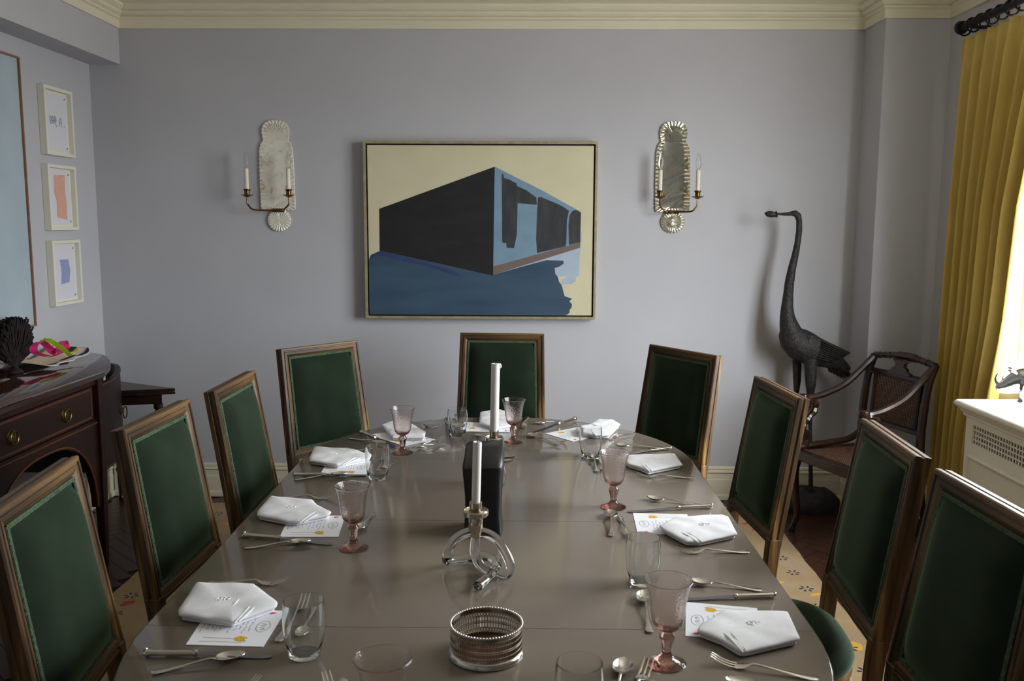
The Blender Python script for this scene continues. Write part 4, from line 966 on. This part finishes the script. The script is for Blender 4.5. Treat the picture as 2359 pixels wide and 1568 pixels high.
# ================================================================== PLACE SETTINGS
# prototypes lie along +x from the handle end (0) to the tip (unit length), made once and copied
def sect(x, y, z, w_, h_, n=8, cup=0): return [(x, y+w_*math.cos(q), z+h_*math.sin(q)) for q in (2*math.pi*k/n for k in range(n))]
def handle(mb, L, h=.0016):
    P = [(0, .0035, .0052, .0012), (.004, .0040, .0085, .0014), (.012, .0034, .0095, .0015), (.030, .0036, .0072, .0016), (.060, .0060, .0045, .0019), (.090, .0090, .0033, .0022), (.112, .0110, .0030, .0024)]
    s = L/.112; return [sect(x*s, 0, z, w_, hh) for x, z, w_, hh in P]
def fork_mesh():
    mb = MB(); L = .195; rings = handle(mb, .112)
    rings += [sect(.120, 0, .0100, .0036, .0022), sect(.126, 0, .0074, .0075, .0018), sect(.134, 0, .0048, .0115, .0014), sect(.146, 0, .0028, .0118, .0013), sect(.150, 0, .0027, .0112, .0012)]
    mb.loft(rings)
    for y in (-.0090, 0, .0090):
        mb.tube([(.147, y, .0027), (.160, y, .0036), (.175, y*.98, .0075), (.188, y*.95, .0135), (.195, y*.93, .0175)], [.0024, .0021, .0019, .0015, .0007], 6, sq=.7)
    return mb
def spoon_mesh():
    mb = MB(); rings = handle(mb, .112)+[sect(.118, 0, .0112, .0030, .0024), sect(.124, 0, .0100, .0042, .0018), sect(.130, 0, .0086, .0070, .0010)]
    mb.loft(rings)
    a, b, d = .030, .0185, .0088; cx = .156
    def bowl(r, q, off):
        ex = cx+a*r*math.cos(q); ey = b*r*math.sin(q)*(1-.16*math.cos(q)); z = .0104-d*(1-r*r)+.0014*math.cos(q)*r*0+off; return (ex, ey, z)
    top = [[bowl(r, 2*math.pi*k/28, .0012) for k in range(28)] for r in (.05, .35, .6, .8, .92, 1.0)]
    bot = [[bowl(r, 2*math.pi*k/28, 0.0) for k in range(28)] for r in (1.02, .92, .8, .6, .35, .05)]
    mb.loft(top+bot); return mb
def proto(mb, name, label, cat, m):
    o = tag(mb.build(name, m, smooth=60), label, cat); return o
FORK, SPOON = fork_mesh(), spoon_mesh()
def knife_proto():
    t = thing('table_knife', 'x', 'knife')
    h = MB(); rings = []
    for x, w_, hh in ((0, .002, .002), (.002, .008, .006), (.008, .0095, .0075), (.013, .0080, .0065), (.020, .0066, .0058), (.055, .0072, .0058), (.085, .0066, .0054), (.100, .0060, .0050)): rings.append(sect(x, .0, .0076, w_, hh, 10))
    h.loft(rings); h.tube([(.004, .004, .0125), (.006, .006, .0140)], [.0045, .003], 8); h.build('handle', 'silver', t, smooth=60)
    MB().tube([(.098, 0, .0076), (.101, 0, .0076), (.103, 0, .0076), (.108, 0, .0076)], [.0052, .0072, .0072, .005], 10).build('bolster', 'silver', t)
    b = MB(); pl = [(.106, -.0065), (.20, -.0085), (.235, -.0100), (.247, -.0075), (.252, -.001), (.250, .005), (.236, .0075), (.20, .0078), (.106, .0065)]
    b.prism(pl, .0068, .0084); b.v = [(x, y, z-.0058*max(0, min(1, (x-.106)/.10))) for x, y, z in b.v]; b.build('blade', 'steel', t, bevel=.0005)
    return t
KN = knife_proto(); fo = proto(FORK, 'dinner_fork', 'x', 'fork', 'silver'); spn = proto(SPOON, 'soup_spoon', 'x', 'spoon', 'silver')
used = set()
def lay(src, name, ln, hx, tx, label, group, zl=0.0, tipz=.006):
    a, b = pz(hx[0], hx[1], TZ+.004+zl), pz(tx[0], tx[1], TZ+tipz+zl); d = b-a; s = math.hypot(d[0], d[1])/ln
    o = src if src.name not in used else dup(src)
    used.add(src.name); o.name = name; used.add(o.name)
    o.location = (float(a[0]), float(a[1]), TS+zl); o.rotation_euler = (0, 0, math.atan2(d[1], d[0])); o.scale = (s,)*3
    o['label'] = label; o['group'] = group; return o
def tri_poly(mb, P): mb.add(P, [tuple(range(len(P)))])

def napkin(key, px_poly, label, mono, seam=None):
    zt = TZ+.013; P = [pz(x, y, zt)[:2] for x, y in px_poly]; P = [np.array(p) for p in P]; n = len(P)
    ar = sum(P[i][0]*P[(i+1) % n][1]-P[(i+1) % n][0]*P[i][1] for i in range(n))
    if ar < 0: P = P[::-1]
    c = sum(P)/n; t = thing('napkin', label, 'napkin', (float(c[0]), float(c[1]), TS+.0012), group='folded white napkins')
    # round the outline
    Q = []
    for i in range(n):
        a, b, d = P[i-1]-c, P[i]-c, P[(i+1) % n]-c; la, ld = np.linalg.norm(a-b), np.linalg.norm(d-b); r = min(.005, .3*min(la, ld)); u, v = b+(a-b)/la*r, b+(d-b)/ld*r
        for k in range(5): s = k/4; Q.append((1-s)**2*u+2*s*(1-s)*b+s*s*v)
    # densify
    D = []
    for i in range(len(Q)):
        a, b = Q[i], Q[(i+1) % len(Q)]; m = max(1, int(np.linalg.norm(b-a)/.008))
        for k in range(m): D.append(a+(b-a)*k/m)
    N = len(D); rnd = random.Random(key); ph = rnd.uniform(0, 6)
    def sz(f, z, wav): 
        out = []
        for i, p in enumerate(D):
            q = p*f; out.append((q[0], q[1], z+wav*math.sin(q[0]*70+ph)*math.cos(q[1]*55+ph*2)))
        return out
    lo = MB(); lo.loft([sz(.90, 0, 0), sz(.935, .0008, 0), sz(.945, .0030, 0), sz(.93, .0052, 0), sz(.90, .0056, 0), sz(.94, .0060, 0), sz(.960, .0080, 0), sz(.945, .0098, 0)]); lo.build('under_folds', 'cloth', t, smooth=60)
    tp_ = MB(); tp_.loft([sz(.93, .0099, 0), sz(.985, .0105, .0003), sz(1.0, .0125, .0004), sz(.992, .0150, .0006), sz(.95, .0172, .0010), sz(.84, .0190, .0016), sz(.6, .0200, .0020), sz(.4, .0202, .0016), sz(.2, .0200, .001), sz(.03, .0199, 0)]); tp_.build('top_fold', 'cloth', t, smooth=80)
    if seam:      # raised hem lines
        hm = MB()
        for (x0, y0, x1, y1) in seam:
            a, b = pz(x0, y0, TZ+.020)[:2]-c, pz(x1, y1, TZ+.020)[:2]-c
            hm.tube([(a[0], a[1], .0160), ((a[0]+b[0])/2, (a[1]+b[1])/2, .0184), (b[0], b[1], .0155)], [.0016, .0030, .0016], 8)
        stuff(hm.build('hem_lines', 'cloth', t))
    mx = pz(mono[0], mono[1], TZ+.020)[:2]-c; g_ = MB(); s = .012
    for st in ([(-1, -.8), (-.6, .8), (-.1, -.2), (.3, .8), (.6, -.8)], [(-1.2, .1), (-.2, .5), (.8, .1), (1.3, -.5)], [(.4, -.3), (.9, .5), (1.4, .2), (1.0, -.4)], [(-.9, -.4), (-.3, -.9), (.2, -.6)]):
        g_.tube([(mx[0]+p[0]*s, mx[1]+p[1]*s, .0204) for p in spline([np.array(q) for q in st], 5)], .0013, 5)
    stuff(g_.build('monogram', 'thread', t))

def card(px4, label):
    """px4: diner's near-left, far-left, far-right, near-right corners of the card as photo pixels (near = table edge)"""
    C4 = [pz(x, y, TZ+.0012) for x, y in px4]; a, b, d = C4[0], C4[1], C4[3]
    o = (a+C4[2])/2; t = thing('menu_card', label, 'menu card', (float(o[0]), float(o[1]), TS), group='hand-drawn menu cards')
    def q(u, v):      # u: table edge -> middle, v: diner's left -> right
        p = (C4[0]*(1-u)+C4[1]*u)*(1-v)+(C4[3]*(1-u)+C4[2]*u)*v; return (float(p[0]-o[0]), float(p[1]-o[1]))
    MB().prism([q(0, 0), q(1, 0), q(1, 1), q(0, 1)], 0, .0008).build('paper', 'card', t, smooth=0)
    def stroke(mb, pts, w_, z=.0010):
        P = [np.array(q(*p)) for p in pts]; S = spline(P, 4) if len(P) > 2 else P; L_, R_ = [], []
        for i, p in enumerate(S):
            tt = S[min(i+1, len(S)-1)]-S[max(i-1, 0)]; tt = tt/(np.linalg.norm(tt)+1e-9); nn = np.array([-tt[1], tt[0]])*w_/2
            L_.append((p[0]+nn[0], p[1]+nn[1], z)); R_.append((p[0]-nn[0], p[1]-nn[1], z))
        k = len(L_); mb.add(L_+R_, [(i, i+1, k+i+1, k+i) for i in range(k-1)])
    r_ = random.Random(1); kb, bb, gb, yb_, ob, pb = MB(), MB(), MB(), MB(), MB(), MB()
    for j, u in enumerate((.07, .13, .20, .25, .31, .37, .43, .50, .56, .62, .68)):
        v = .16+r_.uniform(0, .08)
        while v < .60-(j % 3)*.05:
            l = r_.uniform(.05, .12); m = bb if j % 4 in (2, 3) else kb
            pts = [(u+r_.uniform(-.014, .014), v+l*k/4) for k in range(5)]; stroke(m, pts, .0011); v += l+.025
    stroke(gb, [(.84+.085*math.cos(x), .47+.15*math.sin(x)) for x in (2*math.pi*k/16 for k in range(17))], .0011)
    stroke(gb, [(.80, .38), (.87, .42), (.81, .45), (.87, .47)], .0012); stroke(gb, [(.81, .50), (.87, .53), (.82, .56), (.88, .55)], .0012)
    tri_poly(yb_, [(*q(u, v), .0011) for u, v in ((.56, .80), (.62, .74), (.72, .77), (.735, .80), (.70, .82), (.74, .88), (.66, .89), (.59, .86))])
    stroke(ob, [(.16, .80), (.36, .81), (.57, .815)], .0018); stroke(ob, [(.14, .91), (.38, .90), (.60, .91), (.70, .92)], .0014)
    tri_poly(pb, [(*q(u, v), .0011) for u, v in ((.80, .08), (.84, .05), (.91, .07), (.88, .10), (.83, .12))])
    for mb, nm, mt in ((kb, 'handwriting', 'ink_black'), (bb, 'blue_handwriting', 'ink_blue'), (gb, 'green_oval_monogram', 'ink_green'), (ob, 'stems', 'paint_olive')): stuff(mb.build(nm, mt, t, smooth=0, fix=False))
    yb_.build('yellow_tulip', 'paint_yellow', t, smooth=0, fix=False); pb.build('pink_flower', 'paint_pink', t, smooth=0, fix=False)

# glasses
GOB = [(.0, .0), (.0375, .0), (.0385, .0022), (.030, .0065), (.018, .0115), (.0125, .017), (.0100, .021), (.0095, .026), (.0115, .038), (.0150, .052), (.0155, .058), (.0115, .063), (.0105, .066), (.0125, .069), (.0220, .074), (.0285, .083), (.0320, .095), (.0340, .110), (.0355, .128), (.0390, .148), (.0440, .164), (.0470, .1705)]
GIN = [(.0462, .1715), (.0428, .163), (.0378, .147), (.0340, .127), (.0322, .109), (.0300, .095), (.0265, .085), (.0190, .0775), (.0, .0755)]
def goblet():
    t = thing('goblet', 'x', 'goblet', group='bubbly amethyst glass goblets')
    mb = MB(); mb.lathe([(max(r, .0002), z) for r, z in GOB+GIN], 40); mb.build('glass', 'amethyst_glass', t, smooth=45); return t
def tumbler():
    t = thing('tumbler', 'x', 'tumbler', group='clear glass tumblers')
    out = [(.0002, 0), (.0285, 0), (.0305, .002), (.0330, .014), (.0385, .034), (.0412, .058), (.0418, .078), (.0408, .100), (.0395, .1130)]
    inn = [(.0385, .1136), (.0392, .100), (.0402, .078), (.0396, .058), (.0368, .034), (.0310, .015), (.0270, .0085), (.0002, .0075)]
    mb = MB(); mb.lathe(out+inn, 40); mb.build('glass', 'clear_glass', t, smooth=45); return t
G0, T0_ = goblet(), tumbler(); cnt = {'g': 0, 't': 0}
def place(kind, x, y, label, wy=None, s=1.0):
    src = G0 if kind == 'g' else T0_
    o = src if cnt[kind] == 0 else dup(src); cnt[kind] += 1; o['label'] = label
    p = pz(x, y) if wy is None else py(x, y, wy); o.location = (float(p[0]), float(p[1]), TS); o.scale = (s,)*3
W = {'C': 'at the end place below the painting', 'L4': 'at the place below the foxed sconce', 'R4': 'at the place below the clear sconce',
     'R3': 'at the place by the bird statue', 'R2': 'at the place by the caned armchair', 'R1': 'at the place by the radiator cover',
     'L3': 'at the place by the corner table', 'L2': "at the place by the sideboard's curved door", 'L1': "at the place by the sideboard's arch",
     'L0': 'at the place past the silver coaster on the sideboard side', 'R0': 'at the place past the silver coaster on the window side'}
place('g', 815, 1262, 'amethyst glass goblet '+W['L2']); place('g', 1413, 1168, 'amethyst glass goblet '+W['R2'])
place('g', 928, 1043, 'amethyst glass goblet '+W['L4']); place('g', 1183, 1018, 'amethyst glass goblet '+W['C'])
place('g', 1535, 1528, 'amethyst glass goblet beside the napkin '+W['R1']); place('g', 882, 1515, 'amethyst glass goblet '+W['L0'], 1.325)
place('t', 702, 1508, 'clear glass tumbler '+W['L1']); place('t', 870, 1102, 'clear glass tumbler '+W['L3']); place('t', 1054, 1003, 'clear glass tumbler '+W['C'], s=.98)
place('t', 1360, 1052, 'clear glass tumbler '+W['R3']); place('t', 1480, 1342, 'clear glass tumbler '+W['R1']); place('t', 1335, 1530, 'clear glass tumbler '+W['R0'], 1.43)

CUT = {  # per place: piece -> (handle end pixel, tip pixel)
 'L1': {'knife': ((330, 1507), (627, 1509)), 'spoon': ((348, 1548), (565, 1505)), 'fork': ((478, 1341), (666, 1331)), 'dfork': ((641, 1477), (707, 1373)), 'dspoon': ((731, 1399), (688, 1467))},
 'L2': {'knife': ((558, 1235), (767, 1251)), 'spoon': ((563, 1261), (717, 1244)), 'fork': ((620, 1146), (777, 1137)), 'dspoon': ((860, 1181), (826, 1218))},
 'L3': {'knife': ((674, 1095), (846, 1093)), 'spoon': ((678, 1104), (802, 1089)), 'fork': ((728, 1035), (852, 1030)), 'dfork': ((872, 1086), (889, 1045)), 'dspoon': ((919, 1059), (885, 1079))},
 'L4': {'knife': ((831, 996), (912, 1029)), 'spoon': ((805, 1008), (888, 1022)), 'fork': ((915, 966), (1010, 987)), 'dfork': ((941, 1034), (1025, 1006)), 'dspoon': ((1026, 1019), (955, 1029))},
 'C': {'knife': ((1027, 967), (1046, 1002)), 'spoon': ((1051, 957), (1058, 993)), 'fork': ((1213, 960), (1202, 985)), 'dspoon': ((1064, 992), (1112, 1004))},
 'R4': {'knife': ((1326, 966), (1226, 997)), 'spoon': ((1302, 969), (1234, 974)), 'fork': ((1460, 995), (1392, 1009)), 'dspoon': ((1290, 1026), (1219, 999)), 'dfork': ((1243, 1007), (1309, 1013))},
 'R3': {'knife': ((1546, 1033), (1432, 1045)), 'spoon': ((1524, 1030), (1416, 1025)), 'fork': ((1599, 1100), (1466, 1088)), 'dspoon': ((1375, 1086), (1366, 1048)), 'dfork': ((1379, 1056), (1392, 1082))},
 'R2': {'knife': ((1641, 1168), (1446, 1177)), 'spoon': ((1623, 1163), (1489, 1145)), 'fork': ((1725, 1270), (1554, 1260)), 'dspoon': ((1409, 1234), (1406, 1176)), 'dfork': ((1427, 1189), (1452, 1236))},
 'R1': {'knife': ((1787, 1373), (1560, 1379)), 'spoon': ((1756, 1358), (1588, 1336)), 'fork': ((1886, 1563), (1638, 1508)), 'dspoon': ((1498, 1455), (1483, 1362))},
 'R0': {'spoon': ((1880, 1600), (1672, 1563)), 'dspoon': ((1408, 1640), (1440, 1517)), 'dfork': ((1430, 1650), (1496, 1520))},
 'L0': {'fork': ((470, 1640), (598, 1548)), 'dfork': ((800, 1665), (750, 1549)), 'dspoon': ((792, 1560), (775, 1660))}}
NAMES = {'knife': ('table_knife', KN, .252, 'silver-handled table knife ', 'silver table knives', .004), 'spoon': ('soup_spoon', spn, .186, 'large silver soup spoon ', 'silver soup spoons', .008),
         'fork': ('dinner_fork', fo, .195, 'large silver dinner fork ', 'silver dinner forks', .016), 'dfork': ('dessert_fork', fo, .195, 'small silver dessert fork ', 'silver dessert forks', .012), 'dspoon': ('dessert_spoon', spn, .186, 'small silver dessert spoon ', 'silver dessert spoons', .008)}
for key, d in CUT.items():
    for kind, (h_, t_) in d.items():
        nm, src, ln, lb, gr, tz_ = NAMES[kind]; lay(src, nm, ln, h_, t_, lb+W[key], gr, tipz=tz_, zl=.006 if (key, kind) == ('L4', 'dfork') else 0.0)

NAP = {
 'L1': ([(452, 1344), (584, 1346), (640, 1389), (637, 1399), (558, 1427), (535, 1436), (412, 1419), (410, 1408)], (512, 1380), [(600, 1372, 540, 1432), (610, 1380, 550, 1428), (566, 1362, 520, 1414)]),
 'L2': ([(623, 1144), (720, 1153), (732, 1166), (764, 1181), (758, 1188), (685, 1203), (663, 1203), (592, 1189), (592, 1180)], (668, 1168), [(735, 1172, 690, 1202), (745, 1178, 700, 1200)]),
 'L3': ([(724, 1030), (817, 1036), (853, 1050), (849, 1058), (777, 1073), (713, 1063), (712, 1056)], (766, 1045), [(835, 1045, 788, 1070), (842, 1050, 796, 1068)]),
 'L4': ([(878, 980), (906, 970), (946, 976), (981, 996), (978, 1009), (904, 1009)], (935, 992), None),
 'C': ([(1106, 950), (1151, 944), (1178, 952), (1178, 983), (1146, 988), (1104, 975)], (1155, 962), None),
 'R4': ([(1355, 980), (1381, 966), (1412, 968), (1429, 978), (1403, 1004), (1374, 1005), (1336, 1000), (1326, 988)], (1377, 984), [(1375, 1003, 1345, 985)]),
 'R3': ([(1444, 1054), (1459, 1050), (1554, 1046), (1573, 1072), (1494, 1087), (1478, 1080), (1445, 1070), (1440, 1062)], (1517, 1058), [(1497, 1085, 1468, 1062), (1503, 1084, 1476, 1062)]),
 'R2': ([(1518, 1214), (1555, 1193), (1612, 1190), (1665, 1187), (1678, 1192), (1699, 1232), (1615, 1250), (1580, 1250), (1535, 1226)], (1622, 1208), [(1610, 1248, 1560, 1220), (1618, 1246, 1570, 1218)]),
 'R1': ([(1609, 1446), (1660, 1411), (1738, 1409), (1815, 1411), (1844, 1474), (1718, 1503), (1703, 1502), (1660, 1476), (1606, 1456)], (1735, 1436), [(1712, 1500, 1650, 1440), (1722, 1498, 1664, 1436), (1700, 1425, 1660, 1450)])}
for key, (pl, mono, seam) in NAP.items(): napkin(key, pl, 'folded white monogrammed linen napkin '+W[key], mono, seam)
CARDS = {   # near-left, far-left, far-right, near-right as the diner sees it
 'L1': [(482, 1403), (658, 1406), (606, 1489), (428, 1484)], 'L2': [(668, 1187), (795, 1187), (779, 1236), (644, 1236)], 'L3': [(757, 1058), (851, 1062), (843, 1095), (739, 1089)],
 'L4': [(920, 990), (1003, 1012), (932, 1027), (850, 1001)], 'C': [(1176, 975), (1174, 995), (1067, 993), (1072, 972)],
 'R4': [(1392, 1000), (1319, 1016), (1256, 998), (1328, 984)], 'R3': [(1548, 1068), (1436, 1072), (1442, 1047), (1545, 1045)], 'R2': [(1600, 1230), (1469, 1229), (1458, 1181), (1583, 1184)], 'R1': [(1752, 1476), (1579, 1464), (1580, 1386), (1744, 1400)]}
for key, c4 in CARDS.items(): card(c4, 'white hand-drawn menu card half under the napkin '+W[key])
